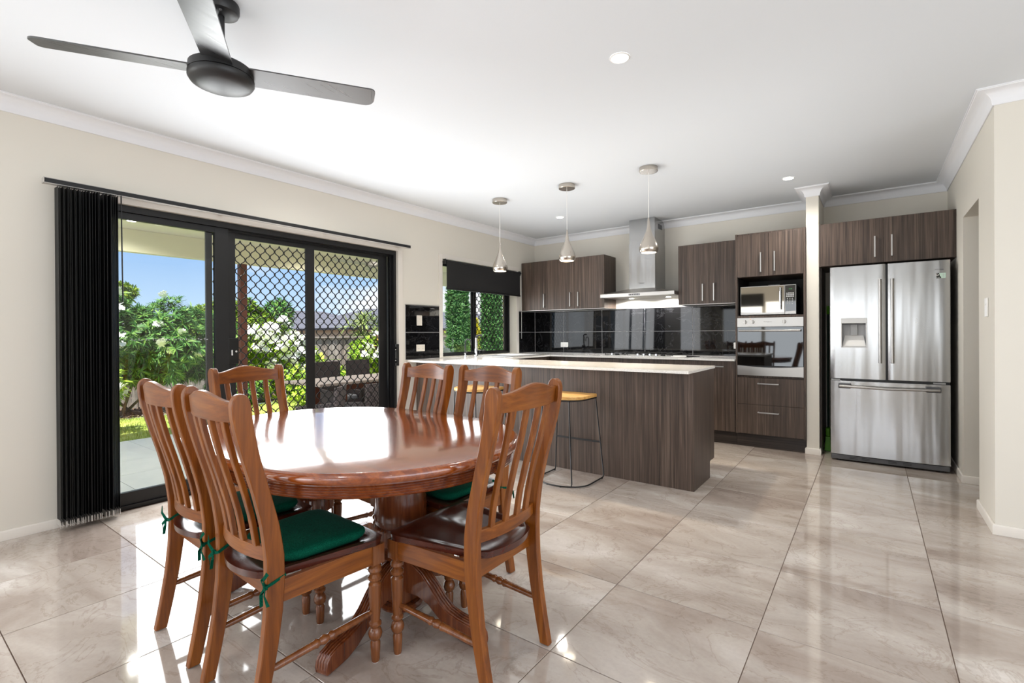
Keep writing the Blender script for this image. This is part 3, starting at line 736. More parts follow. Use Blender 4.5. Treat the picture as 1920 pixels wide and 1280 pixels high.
# left run (under window) and island
LX = -3.45
b2 = thing('base_cabinet', (XL+.3, 4.9, 0), 'dark woodgrain base cabinet under the kitchen window and sink', 'cabinet')
MB().box((XL+.001, 4.41, .137), (LX-.02, YB-.6, .891)).build('body', LAM, b2, .001)
for a, b in ((4.415, 4.97), (4.97, 5.54)): MB().box((LX-.02, a+.0015, .14), (LX-.002, b-.0015, .888)).build('door', LAM, b2, .001)
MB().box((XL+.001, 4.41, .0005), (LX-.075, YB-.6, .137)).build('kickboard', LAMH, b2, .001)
IX1, IY0, IY1 = -1.069, 3.741, 4.325
isl = thing('kitchen_island', (-2.55, 4.0, 0), 'dark woodgrain kitchen island under the white stone benchtop', 'island')
MB().box((XL+.0135, IY0, .0005), (IX1, IY0+.018, .891)).build('front_panel', LAM, isl, .0012)
poly = [(IY0+.018, .0005), (4.190, .0005), (4.190, .137), (IY1, .137), (IY1, .891), (IY0+.018, .891)]
MB().prism(poly, lambda u, v, t: (t, u, v), IX1-.018, IX1-.0002).build('end_panel', LAM, isl, .0012)
MB().box((XL+.0135, IY0+.02, .137), (IX1-.019, IY1-.02, .891)).box((XL+.0135, IY0+.02, .0005), (IX1-.019, 4.17, .137)).build('body', LAM, isl, .001)
for i in range(5):
    a = LX+i*.475; MB().box((a+.0015, IY1-.019, .14), (a+.4735, IY1-.001, .888)).build('door', LAM, isl, .001)
# stone benchtop, one piece
bt = thing('benchtop', (-2.5, 4.9, .891), 'white speckled stone benchtop wrapping the island, window wall and cooktop run', 'benchtop')
T0, T1 = .8915, .912
poly = [(XL+.0105, 3.610), (-1.067, 3.610), (-1.067, 4.355), (-3.42, 4.355), (-3.42, 5.495), (-1.1515, 5.495), (-1.1515, YB-.009), (XL+.0105, YB-.009)]
MB().prism(poly, lambda u, v, t: (u, v, t), T0, T1).build('slab', STONE, bt, .0015)

# ------------------------------------------------------------------ sink and taps
sk = thing('sink', (-3.75, 5.0, .912), 'stainless steel kitchen sink with drainer set in the bench under the window', 'sink')
m = MB(); X0, X1_, Y0_, Y1_ = -4.0, -3.52, 4.62, 5.52; z = .9125; h = .006
m.box((X0, Y0_, z), (X1_, Y0_+.05, z+h)).box((X0, Y1_-.03, z), (X1_, Y1_, z+h)).box((X0, Y0_+.05, z), (X0+.05, Y1_-.03, z+h)).box((X1_-.035, Y0_+.05, z), (X1_, Y1_-.03, z+h)).box((X0+.05, 5.02, z), (X1_-.035, 5.07, z+h))
m.build('rim', STEELH, sk, .002)
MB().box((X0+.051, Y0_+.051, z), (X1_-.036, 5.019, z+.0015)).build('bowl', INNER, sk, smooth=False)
m = MB()
for i in range(9): m.box((X0+.06, 5.09+i*.043, z), (X1_-.045, 5.108+i*.043, z+.005))
m.build('drainer', STEELH, sk, .0015)
def flick(x, y): pass
ft = thing('filter_tap', (-4.03, 4.50, .912), 'small black gooseneck filter tap on the bench under the window', 'tap')
pts = [(-4.03, 4.50, .95), (-4.03, 4.50, 1.08)]+[(-4.03+.0*i, 4.50+.055-.055*math.cos(t), 1.08+.05*math.sin(t)) for i, t in enumerate([k*PI/8 for k in range(1, 9)])]+[(-4.03, 4.612, 1.055)]
MB().tube(pts, .0065, 10).build('spout', BLKP, ft)
MB().lathe([(.018, .9125), (.018, .925), (.012, .93), (.012, .955), (.009, .958)], (-4.03, 4.50, 0), 16).build('base', CHROME, ft)
MB().tube([(-4.03, 4.50, .965), (-4.03, 4.54, .968)], .006, 8).build('lever', BLKP, ft)
kt = thing('kitchen_mixer', (-4.02, 4.70, .912), 'tall chrome and black mixer tap standing behind the sink', 'tap')
MB().lathe([(.034, .9125), (.034, .918), (.026, .924), (.020, .93), (.019, 1.0), (.017, 1.005)], (-4.02, 4.70, 0), 20).build('base', CHROME, kt)
MB().tube([(-4.02, 4.70, 1.0), (-4.02, 4.70, 1.145)], .014, 14).build('riser', STEELH, kt)
MB().tube([(-4.02, 4.70, 1.14), (-4.02, 4.705, 1.16), (-3.985, 4.72, 1.178), (-3.95, 4.735, 1.172)], .011, 12).build('spout_head', BLKP, kt)
MB().obox((-4.00, 4.742, .965), (.05, .05, .045)).tube([(-3.99, 4.76, .965), (-3.965, 4.80, .985)], .009, 8).build('side_lever', BLKP, kt, .006)

# ------------------------------------------------------------------ cooktop
ck = thing('gas_cooktop', (-2.27, 5.80, .912), 'five burner gas cooktop with steel knobs on the back bench', 'cooktop')
CX0, CX1, CY0, CY1 = -2.72, -1.82, 5.545, 6.06; Z = .9125
MB().box((CX0, CY0, Z), (CX1, CY1, Z+.008)).build('hob_plate', STEELH, ck, .002)
for x in (-2.575, -2.245, -2.17, -2.095, -2.02):
    MB().lathe([(.019, Z+.008), (.019, Z+.012), (.015, Z+.016), (.013, Z+.034), (.010, Z+.037)], (x, 5.585, 0), 16).build('knob', CHROME, ck)
for (bx, by, br) in ((-2.56, 5.92, .035), (-2.56, 5.70, .028), (-2.27, 5.84, .055), (-1.98, 5.92, .035), (-1.98, 5.70, .028)):
    MB().lathe([(br, Z+.008), (br, Z+.018), (br*.8, Z+.026), (.004, Z+.027)], (bx, by, 0), 20).build('burner', BLKP, ck)
for (x0, x1) in ((-2.70, -2.42), (-2.41, -2.13), (-2.12, -1.84)):
    m = MB(); z = Z+.042; y0, y1 = 5.64, 6.03
    m.tube([(x0+.01, y0, z), (x1-.01, y0, z), (x1-.01, y1, z), (x0+.01, y1, z)], .0045, 6, closed=True)
    xm = (x0+x1)/2; m.tube([(xm, y0, z), (xm, y1, z)], .0045, 6).tube([(x0+.01, (y0+y1)/2, z), (x1-.01, (y0+y1)/2, z)], .0045, 6)
    for px in (x0+.01, x1-.01):
        for py in (y0, y1): m.tube([(px, py, Z+.008), (px, py, z)], .004, 6)
    m.build('trivet', BLKP, ck)
ut = thing('lighter', (-1.76, 5.60, .912), 'small black stick lighter with a pale grip lying right of the cooktop', 'lighter')
MB().tube([(-1.83, 5.555, .9195), (-1.80, 5.562, .9225), (-1.70, 5.60, .926), (-1.68, 5.608, .926)], [.004, .009, .009, .005], 10).build('grip', WHITE, ut)
MB().tube([(-1.68, 5.608, .926), (-1.66, 5.615, .926), (-1.55, 5.66, .926)], [.012, .010, .0045], 10).build('barrel', BLKP, ut)

# ------------------------------------------------------------------ rangehood
rh = thing('rangehood', (-2.30, 5.9, 1.68), 'stainless steel canopy rangehood between the wall cabinets', 'rangehood')
HX0, HX1, HY0 = -2.768, -1.829, 5.655
MB().box((HX0, HY0, 1.640), (HX1, YB-.001, 1.684)).build('canopy', STEELH, rh, .002)
m = MB(); a0 = [(HX0+.01, HY0+.004, 1.6845), (HX1-.01, HY0+.004, 1.6845), (HX1-.01, YB-.002, 1.6845), (HX0+.01, YB-.002, 1.6845)]
QX0, QX1, QY0 = -2.432, -2.10, 5.78
a1 = [(QX0-.005, QY0-.005, 1.742), (QX1+.005, QY0-.005, 1.742), (QX1+.005, YB-.002, 1.742), (QX0-.005, YB-.002, 1.742)]
m.sweep([a0, a1]).build('slope', STEELH, rh, .001, smooth=False)
MB().box((QX0, QY0, 1.742), (QX1, YB-.0015, 2.30)).build('chimney', STEEL, rh, .0015)
u = MB().box((QX0+.004, QY0+.004, 2.30), (QX1-.004, YB-.0015, 2.598)).build('upper_chimney', STEEL, rh, .0015)
m = MB()
for k in range(5): m.box((QX1-.0042, 5.90, 2.478+.012*k), (QX1-.002, 6.04, 2.486+.012*k))
m.build('vent_slot', BLKP, u, smooth=False)
cp = MB().box((-2.385, HY0-.0012, 1.652), (-2.245, HY0+.001, 1.672)).build('control_panel', BLKP, rh, smooth=False)
m = MB()
for k in range(6): m.box((-2.378+.0225*k, HY0-.0022, 1.657), (-2.363+.0225*k, HY0-.001, 1.667))
m.build('button', LGREY, cp)
MB().box((HX0+.04, HY0+.03, 1.6385), (HX1-.04, YB-.03, 1.6398)).build('filter', STEELH, rh, smooth=False)
text_mesh('OMEGA', .020, 'maker_lettering', INK, rh, Mfront(-2.27, QY0-.0004, 1.805))
for x in (-2.50, -2.02):
    MB().lathe([(.030, 1.6382), (.030, 1.6355)], (x, 6.02, 0), 20).build('lamp', HOODL, rh)
    light('hood_lamp_light', 'SPOT', (x, 6.02, 1.631), 44, (1, .98, .94), .02, spot=3.0, blend=.3, parent=rh)

# ------------------------------------------------------------------ oven
ov = thing('wall_oven', (-.83, 5.7, .75), 'stainless steel wall oven with a black glass door', 'oven')
OX0, OX1, OY = TX0+.0185, TX1-.0185, 5.532
MB().box((OX0+.004, OY+.01, .747), (OX1-.004, YB-.04, 1.344)).build('body', BLKP, ov, smooth=False)
cp = MB().box((OX0, OY, 1.250), (OX1, OY+.012, 1.343)).build('control_panel', STEELH, ov, .0015)
for x in (-1.055, -.984, -.697):
    MB().lathe([(.019, 0), (.018, .006), (.012, .008)], (0, 0, 0), 20, M=Matrix.Rotation(PI/2, 3, 'X')).box((-.006, -.022, -.020), (.006, -.006, .020)).build('knob', STEELH, cp, .002, world=False).location = Vector((x, OY, 1.300))-ov.location
    m = MB()
    for k in range(14):
        a = 2*PI*k/14; m.obox((x+.032*math.cos(a), OY-.0003, 1.300+.032*math.sin(a)), (.0022, .0006, .0022))
    m.build('dial_marks', INK, cp, smooth=False, props={'kind': 'stuff'})
MB().lathe([(.004, 0), (.004, .003)], (0, 0, 0), 10, M=Matrix.Rotation(PI/2, 3, 'X')).build('indicator_light', ORNG, cp, world=False).location = Vector((-1.005, OY, 1.328))-ov.location
text_mesh('Westinghouse', .013, 'maker_lettering', INK, cp, Mfront(-.845, OY-.0004, 1.300))
dr = MB().box((OX0+.002, OY+.002, .852), (OX1-.002, OY+.012, 1.247)).build('oven_door', BLKG, ov, .0015)
MB().box((OX0+.075, OY+.0012, .93), (OX1-.06, OY+.0022, 1.195)).build('door_window', BLKG, dr, smooth=False)
MB().tube([(OX0+.022, OY-.042, 1.210), (OX1-.022, OY-.042, 1.210)], .0105, 14).tube([(OX0+.035, OY-.04, 1.21), (OX0+.035, OY+.003, 1.21)], .008, 8).tube([(OX1-.035, OY-.04, 1.21), (OX1-.035, OY+.003, 1.21)], .008, 8).build('door_handle', STEELH, dr)
poly = [(OX0, .748), (OX1, .748)]+[(OX1+(OX0-OX1)*i/12, .850-.016*math.sin(PI*i/12)*1) for i in range(13)]
MB().prism(poly, lambda u, v, t: (u, t, v), OY, OY+.012).build('lower_trim', STEELH, ov, .001)

# ------------------------------------------------------------------ microwave
mw = thing('microwave', (-.85, 5.75, 1.3665), 'steel microwave with a mirrored door in the niche above the oven', 'microwave')
MX0, MX1, MY, MZ0, MZ1 = -1.112, -.600, 5.600, 1.376, 1.672
MB().box((MX0+.003, MY+.022, MZ0+.002), (MX1-.003, 5.98, MZ1-.003)).build('case', BLKP, mw, .003)
MB().box((MX0+.03, MY+.04, 1.3665), (MX0+.06, MY+.07, MZ0+.002)).box((MX1-.06, MY+.04, 1.3665), (MX1-.03, MY+.07, MZ0+.002)).box((MX0+.03, 5.9, 1.3665), (MX0+.06, 5.93, MZ0+.002)).box((MX1-.06, 5.9, 1.3665), (MX1-.03, 5.93, MZ0+.002)).build('foot', BLKP, mw)
SX = -.700
dr = MB().box((MX0, MY, MZ0), (SX-.001, MY+.021, MZ1)).build('door', STEELH, mw, .002)
def mwz(x): return MZ0+.030-.010*math.sin(PI*(x-MX0)/(MX1-MX0))*1
poly = [(MX0+.004+(SX-MX0-.009)*i/12, mwz(MX0+(SX-MX0)*i/12)) for i in range(13)]+[(SX-.005, MZ1-.006), (MX0+.004, MZ1-.006)]
MB().prism(poly, lambda u, v, t: (u, t, v), MY-.0022, MY-.0002).build('mirror_window', MIRR, dr, smooth=False)
m = MB(); m.tube([(-.737, MY-.034, 1.425), (-.737, MY-.034, 1.645)], .010, 14).tube([(-.737, MY-.034, 1.44), (-.730, MY, 1.44)], .007, 8).tube([(-.737, MY-.034, 1.63), (-.730, MY, 1.63)], .007, 8)
m.build('door_handle', CHROME, dr)
cp = MB().box((SX+.001, MY, MZ0), (MX1, MY+.021, MZ1)).build('control_panel', STEELH, mw, .002)
poly = [(SX+.004+(MX1-SX-.008)*i/6, mwz(SX+(MX1-SX)*i/6)+.002) for i in range(7)]+[(MX1-.004, MZ1-.006), (SX+.004, MZ1-.006)]
MB().prism(poly, lambda u, v, t: (u, t, v), MY-.0015, MY-.0002).build('panel_glass', BLKG, cp, smooth=False)
text_mesh('12:38', .014, 'clock_display', DISP, cp, Mfront(-.650, MY-.0018, 1.628))
m = MB()
for r in range(3):
    for c in range(4): m.box((-.687+.018*c, MY-.0021, 1.580-.0*r-.016*r+.0), (-.673+.018*c, MY-.0015, 1.590-.016*r))
for r in range(4):
    for c in range(3): m.lathe([(.0045, 0), (.0045, .001)], (-.676+.022*c, MY-.0015, 1.532-.017*r), 8, M=Matrix.Rotation(PI/2, 3, 'X'))
m.build('keypad', LGREY, cp, smooth=False)

# ------------------------------------------------------------------ fridge
fr = thing('fridge', (.113, 5.8, 0), 'stainless steel french door fridge with an ice dispenser, beside the nib wall', 'fridge')
GX0, GX1, GY = -.306, .535, 5.435
MB().box((GX0+.012, GY+.075, .03), (GX1-.012, 6.10, 1.775)).build('cabinet_body', GREY, fr, .004)
def curved_door(x0, x1, z0, z1, name, bow=.014):
    # front face bows gently outwards across the full fridge width
    n = 16; secs = []
    for i in range(n+1):
        x = x0+(x1-x0)*i/n; t = (x-GX0)/(GX1-GX0); y = GY-bow*math.sin(PI*t)*.9+.006
        e = min(x-x0, x1-x); y += max(0, .008-e)*.8
        secs.append([(x, y, z0), (x, GY+.072, z0), (x, GY+.072, z1), (x, y, z1)])
    return MB().sweep(secs).build(name, STEEL, fr, .002, angle=30)
fsurf = lambda x: GY-.0126*math.sin(PI*(x-GX0)/(GX1-GX0))+.006
def holed_door(x0, x1, z0, z1, hx0, hx1, hz0, hz1):
    xs2 = sorted(set(list(np.linspace(x0, x1, 17))+[hx0, hx1])); zs2 = [z0, hz0, hz1, z1]; m = MB()
    nx2 = len(xs2)
    for x in xs2:
        t = (x-GX0)/(GX1-GX0); y = GY-.0126*math.sin(PI*t)+.006+max(0, .008-min(x-x0, x1-x))*.8
        for z in zs2: m.v.append((x, y, z))
    nf = len(m.v)
    for x in xs2:
        for z in zs2: m.v.append((x, GY+.072, z))
    I = lambda i, k, b=0: b*nf+i*4+k
    for i in range(nx2-1):
        for k in range(3):
            hole = k == 1 and xs2[i] >= hx0-1e-6 and xs2[i+1] <= hx1+1e-6
            if hole:
                m.f.append((I(i, 1), I(i+1, 1), I(i+1, 1, 1), I(i, 1, 1))); m.f.append((I(i, 2), I(i, 2, 1), I(i+1, 2, 1), I(i+1, 2)))
            else: m.f.append((I(i, k), I(i+1, k), I(i+1, k+1), I(i, k+1)))
            m.f.append((I(i, k, 1), I(i, k+1, 1), I(i+1, k+1, 1), I(i+1, k, 1)))
        m.f.append((I(i, 0), I(i, 0, 1), I(i+1, 0, 1), I(i+1, 0))); m.f.append((I(i, 3), I(i+1, 3), I(i+1, 3, 1), I(i, 3, 1)))
    for k in range(3):
        m.f.append((I(0, k), I(0, k+1), I(0, k+1, 1), I(0, k, 1))); n1 = nx2-1; m.f.append((I(n1, k), I(n1, k, 1), I(n1, k+1, 1), I(n1, k+1)))
    a, b = xs2.index(hx0), xs2.index(hx1)
    m.f.append((I(a, 1), I(a, 1, 1), I(a, 2, 1), I(a, 2))); m.f.append((I(b, 1), I(b, 2), I(b, 2, 1), I(b, 1, 1)))
    m.mi = [0]*len(m.f)
    return m.build('left_door', STEEL, fr, angle=30)
dl = holed_door(GX0, .1045, .765, 1.792, -.214, -.036, 1.062, 1.270); dl['label'] = 'left fridge door with the dispenser'
drr = curved_door(.1205, GX1, .765, 1.792, 'right_door')
dz = curved_door(GX0, GX1, .062, .742, 'freezer_drawer')
for x, par in ((.0655, dl), (.151, drr)):
    MB().tube([(x, fsurf(x)-.048, .915), (x, fsurf(x)-.048, 1.655)], .0135, 16).tube([(x, fsurf(x)-.045, .95), (x, fsurf(x)+.002, .95)], .011, 10).tube([(x, fsurf(x)-.045, 1.62), (x, fsurf(x)+.002, 1.62)], .011, 10).build('door_handle', STEELH, par)
MB().tube([(-.235, fsurf(-.235)-.045, .697), (.113, fsurf(.113)-.052, .690), (.465, fsurf(.465)-.045, .697)], .012, 16).build('drawer_handle', STEELH, dz)
m = MB()
for xa_, xb_ in ((-.243, -.15), (.375, .473)): m.box((xa_, fsurf((xa_+xb_)/2)-.040, .676), (xb_, fsurf((xa_+xb_)/2)+.004, .722))
m.build('handle_mount', GREY, dz, .004)
MB().box((-.15, fsurf(0)-.003, .700), (.375, fsurf(0)+.004, .733)).build('grip_recess', STEEL, dz, .002)
MB().box((GX0+.004, GY+.02, .743), (GX1-.004, GY+.076, .764)).build('gasket', BLKP, fr, smooth=False)
MB().box((.106, GY+.03, .766), (.119, GY+.076, 1.79)).build('gasket', BLKP, fr, smooth=False)
m = MB(); m.box((GX0+.005, GY+.008, .745), (GX0+.075, GY+.03, .757)).box((GX1-.11, GY+.008, .745), (GX1-.03, GY+.03, .758)); m.build('hinge_cover', LGREY, fr, .003)
# dispenser with a real recess frame standing slightly proud
dsp = MB(); D0, D1, Dz0, Dz1 = -.224, -.026, 1.050, 1.318
yf = fsurf(-.12)-.004
# frame
dsp.box((D0, yf, Dz1-.048), (D1, yf+.02, Dz1)).box((D0, yf, Dz0), (D0+.010, yf+.02, Dz1-.048)).box((D1-.010, yf, Dz0), (D1, yf+.02, Dz1-.048)).box((D0+.01, yf, Dz0), (D1-.01, yf+.02, Dz0+.012))
dp = dsp.build('dispenser', STEELH, dl, .003)
yi = GY+.060
MB().box((-.2135, yi, 1.0625), (-.0365, yi+.010, 1.2695)).build('recess', LGREY, dp, smooth=False)
MB().sweep([[(-.2135, yf+.012, 1.0625), (-.2135, yi, 1.0625), (-.195, yi, 1.16), (-.195, yi-.003, 1.16)], [(-.0365, yf+.012, 1.0625), (-.0365, yi, 1.0625), (-.055, yi, 1.16), (-.055, yi-.003, 1.16)]]).build('drip_ramp', WHITE, dp, smooth=False)
MB().box((-.152, yi-.020, 1.160), (-.098, yi-.001, 1.262)).build('paddle', LGREY, dp, .004)
MB().box((-.2135, yf+.014, 1.258), (-.0365, yi-.021, 1.2695)).build('lip', GREY, dp, smooth=False)
st = MB().box((.440, fsurf(.47)-.0006, 1.640), (.505, fsurf(.47)+.001, 1.683)).build('rating_sticker', STICK, drr, smooth=False)
ys_ = fsurf(.47)-.0008
MB().prism([(.439, 1.640), (.475, 1.640), (.476, 1.648), (.468, 1.660), (.463, 1.683), (.440, 1.683)], lambda u, v, t: (u, t, v), ys_-.0003, ys_+.0001).build('sticker_logo_field', INKB, st, smooth=False)
text_mesh('D', .026, 'sticker_letter', WHITE, st, Mfront(.452, ys_-.0005, 1.668)@Matrix.Scale(1.15, 4, (1, 0, 0)))
text_mesh('10 year', .0085, 'sticker_lettering', WHITE, st, Mfront(.456, ys_-.0005, 1.647))
m = MB()
for k in range(3): m.box((.480, ys_-.0002, 1.652+.010*k), (.500, ys_, 1.6532+.010*k))
m.box((.489, ys_-.0003, 1.645), (.4905, ys_, 1.680)).build('sticker_lines', LGREY, st, smooth=False)
text_mesh('SAMSUNG', .016, 'maker_lettering', GREY, drr, Mfront(.455, fsurf(.455)-.0005, 1.712))
m = MB()
for zz, xx in ((1.30, .318), (1.272, .312)): m.lathe([(.004, 0), (.004, .002)], (xx, fsurf(xx), zz), 10, M=Matrix.Rotation(PI/2, 3, 'X'))
m.build('magnet_dot', WHITE, drr)
gl = MB().box((GX0+.004, GY+.006, .014), (GX1-.004, GY+.06, .058)).build('base_grille', GREY, fr, .006)
m = MB()
for xa_ in (-.16, -.07, .12, .22):
    for zz in (.030, .042): m.box((xa_, GY+.004, zz), (xa_+.06, GY+.0065, zz+.005))
m.build('air_slot', BLKP, gl, smooth=False)
m = MB()
for x in (GX0+.06, GX1-.06):
    for y in (GY+.04, 6.05): m.lathe([(.018, .0005), (.018, .03)], (x, y, 0), 12)
m.build('leveling_foot', BLKP, fr)

# broom in the gap
br = thing('broom', (-.368, 5.95, 0), 'broom with a bright green head standing in the gap beside the fridge', 'broom')
MB().tube([(-.352, 5.90, .22), (-.355, 5.97, 1.38)], .009, 10).build('handle', mat('dark_green', srgb(10, 36, 20), .4), br)
MB().tube([(-.355, 5.97, 1.375), (-.3553, 5.975, 1.46)], .013, 12).build('grip', BROOMG, br)
m = MB(); m.sweep([[(-.380, 5.80, .002), (-.325, 5.80, .002), (-.325, 5.99, .002), (-.380, 5.99, .002)], [(-.372, 5.83, .14), (-.333, 5.83, .14), (-.333, 5.96, .14), (-.372, 5.96, .14)]]).build('bristles', BROOMG, br, .003)
MB().box((-.371, 5.84, .1405), (-.334, 5.95, .225)).build('head', BROOMG, br, .01)

# ------------------------------------------------------------------ pendants, downlights, fan
def pendant(x, y, zb, label):
    o = thing('pendant_light', (x, y, ZC), label, 'pendant light', 'pendant lights over the island')
    MB().lathe([(.076, 0), (.078, -.003), (.078, -.034), (.075, -.038)], (0, 0, 0), 40).build('canopy', PEND, o, world=False)
    L = ZC-zb
    MB().tube([(0, 0, -.038), (0, 0, -L+.290)], .0022, 8).build('cord', WHITE, o, world=False)
    pr_ = [(.003, .297), (.006, .295), (.0075, .280), (.0095, .258), (.013, .230), (.019, .200), (.028, .170), (.040, .142), (.053, .115), (.065, .090), (.074, .066), (.0785, .044), (.0785, .030), (.075, .014), (.068, .003), (.065, 0), (.063, .001), (.066, .010), (.073, .030), (.072, .045), (.060, .090), (.038, .140)]
    MB().lathe([(r, z-L) for r, z in pr_], (0, 0, 0), 40, cap=False).build('shade', PEND, o, world=False, angle=60)
    b = MB().lathe([(.001, .003-L), (.060, .0035-L), (.063, .010-L), (.05, .03-L)], (0, 0, 0), 28, cap=False).build('bulb', LAMPW, o, world=False)
    l = light('pendant_spot', 'SPOT', (0, 0, 0), 72, (1, .86, .66), .04, spot=2.0, blend=.7); l.parent = o; l.location = (0, 0, -L-.004)
    return o
pendant(-3.130, 4.05, 1.848, 'brushed nickel teardrop pendant light nearest the kitchen window')
pendant(-2.318, 4.04, 1.878, 'brushed nickel teardrop pendant light in the middle of the three')
pendant(-1.522, 4.04, 1.875, 'brushed nickel teardrop pendant light in front of the rangehood')
def downlight(x, y, label, e=30):
    o = thing('downlight', (x, y, ZC), label, 'downlight', 'recessed ceiling downlights')
    MB().lathe([(.050, -.0005), (.052, -.003), (.044, -.006), (.042, -.004)], (0, 0, 0), 32, cap=False).build('trim_ring', WHITE, o, world=False)
    MB().lathe([(.042, -.0035), (.0005, -.0035)], (0, 0, 0), 32, cap=False).build('lens', LAMP, o, world=False)
    l = light('downlight_spot', 'SPOT', (0, 0, 0), e, (1, .96, .90), .045, spot=2.7, blend=.9); l.parent = o; l.location = (0, 0, -.012)
    return o
for x, y, lb in ((-1.03, 2.343, 'bright downlight in the ceiling nearest the camera in the photo'), (-3.373, 2.347, 'bright downlight in the ceiling just beyond the fan blades, near the sliding door'), (-3.027, 5.107, 'bright downlight in the kitchen ceiling behind the pendant cords'), (-.605, 5.098, 'bright downlight in the ceiling in front of the nib wall')):
    downlight(x, y, lb, 75 if x > -.8 else 30)
for x, y in ((.9, 2.0), (-1.0, -.6), (-3.3, -.6), (1.2, -.6), (-1.0, -2.6), (-3.2, -2.6)):
    downlight(x, y, 'bright downlight in the ceiling behind the camera')
# fan
FXc, FYc = -2.22, .945
fn = thing('ceiling_fan', (FXc, FYc, ZC), 'black four blade ceiling fan above the dining table', 'ceiling fan')
cn = MB().lathe([(.068, 0), (.070, -.006), (.070, -.028), (.064, -.042), (.050, -.050), (.030, -.054), (.012, -.055)], (0, 0, 0), 36, cap=False).build('canopy', FANM, fn, world=False)
MB().lathe([(.006, 0), (.006, .004)], (.045, -.022, -.055), 10).lathe([(.004, 0), (.004, .004)], (.03, -.035, -.057), 8).build('canopy_screw', GREY, cn, world=False)
MB().tube([(0, 0, -.05), (0, 0, -.26)], .013, 16).build('downrod', FANM, fn, world=False)
HZ = -.325
MB().lathe([(.020, HZ+.075), (.045, HZ+.068), (.112, HZ+.056), (.122, HZ+.048), (.123, HZ+.020), (.123, HZ+.017)], (0, 0, 0), 48, cap=True).build('motor_housing', FANM, fn, world=False)
MB().lathe([(.123, HZ+.0145), (.125, HZ+.012), (.125, HZ-.002), (.116, HZ-.016), (.085, HZ-.030), (.040, HZ-.038), (.001, HZ-.040)], (0, 0, 0), 48, cap=True).build('lower_cover', FANM, fn, world=False)
for k, ang in enumerate((-32, 58, 148, -122)):
    m = MB(); R0, R1 = .10, .628
    outl = [(R0, -.056), (R1-.02, -.060)]+arc(R1-.022, -.038, .022, -PI/2, 0, 4)+arc(R1-.045, .015, .045, 0, PI/2, 6)+[(R0, .058)]
    M = Matrix.Rotation(math.radians(ang), 3, 'Z') @ Matrix.Rotation(math.radians(-11), 3, 'X')
    m.prism(outl, lambda u, v, t: M@Vector((u, v, t))+Vector((0, 0, HZ+.034)), -.003, .003)
    m.build('blade', FANB, fn, .0012, world=False)

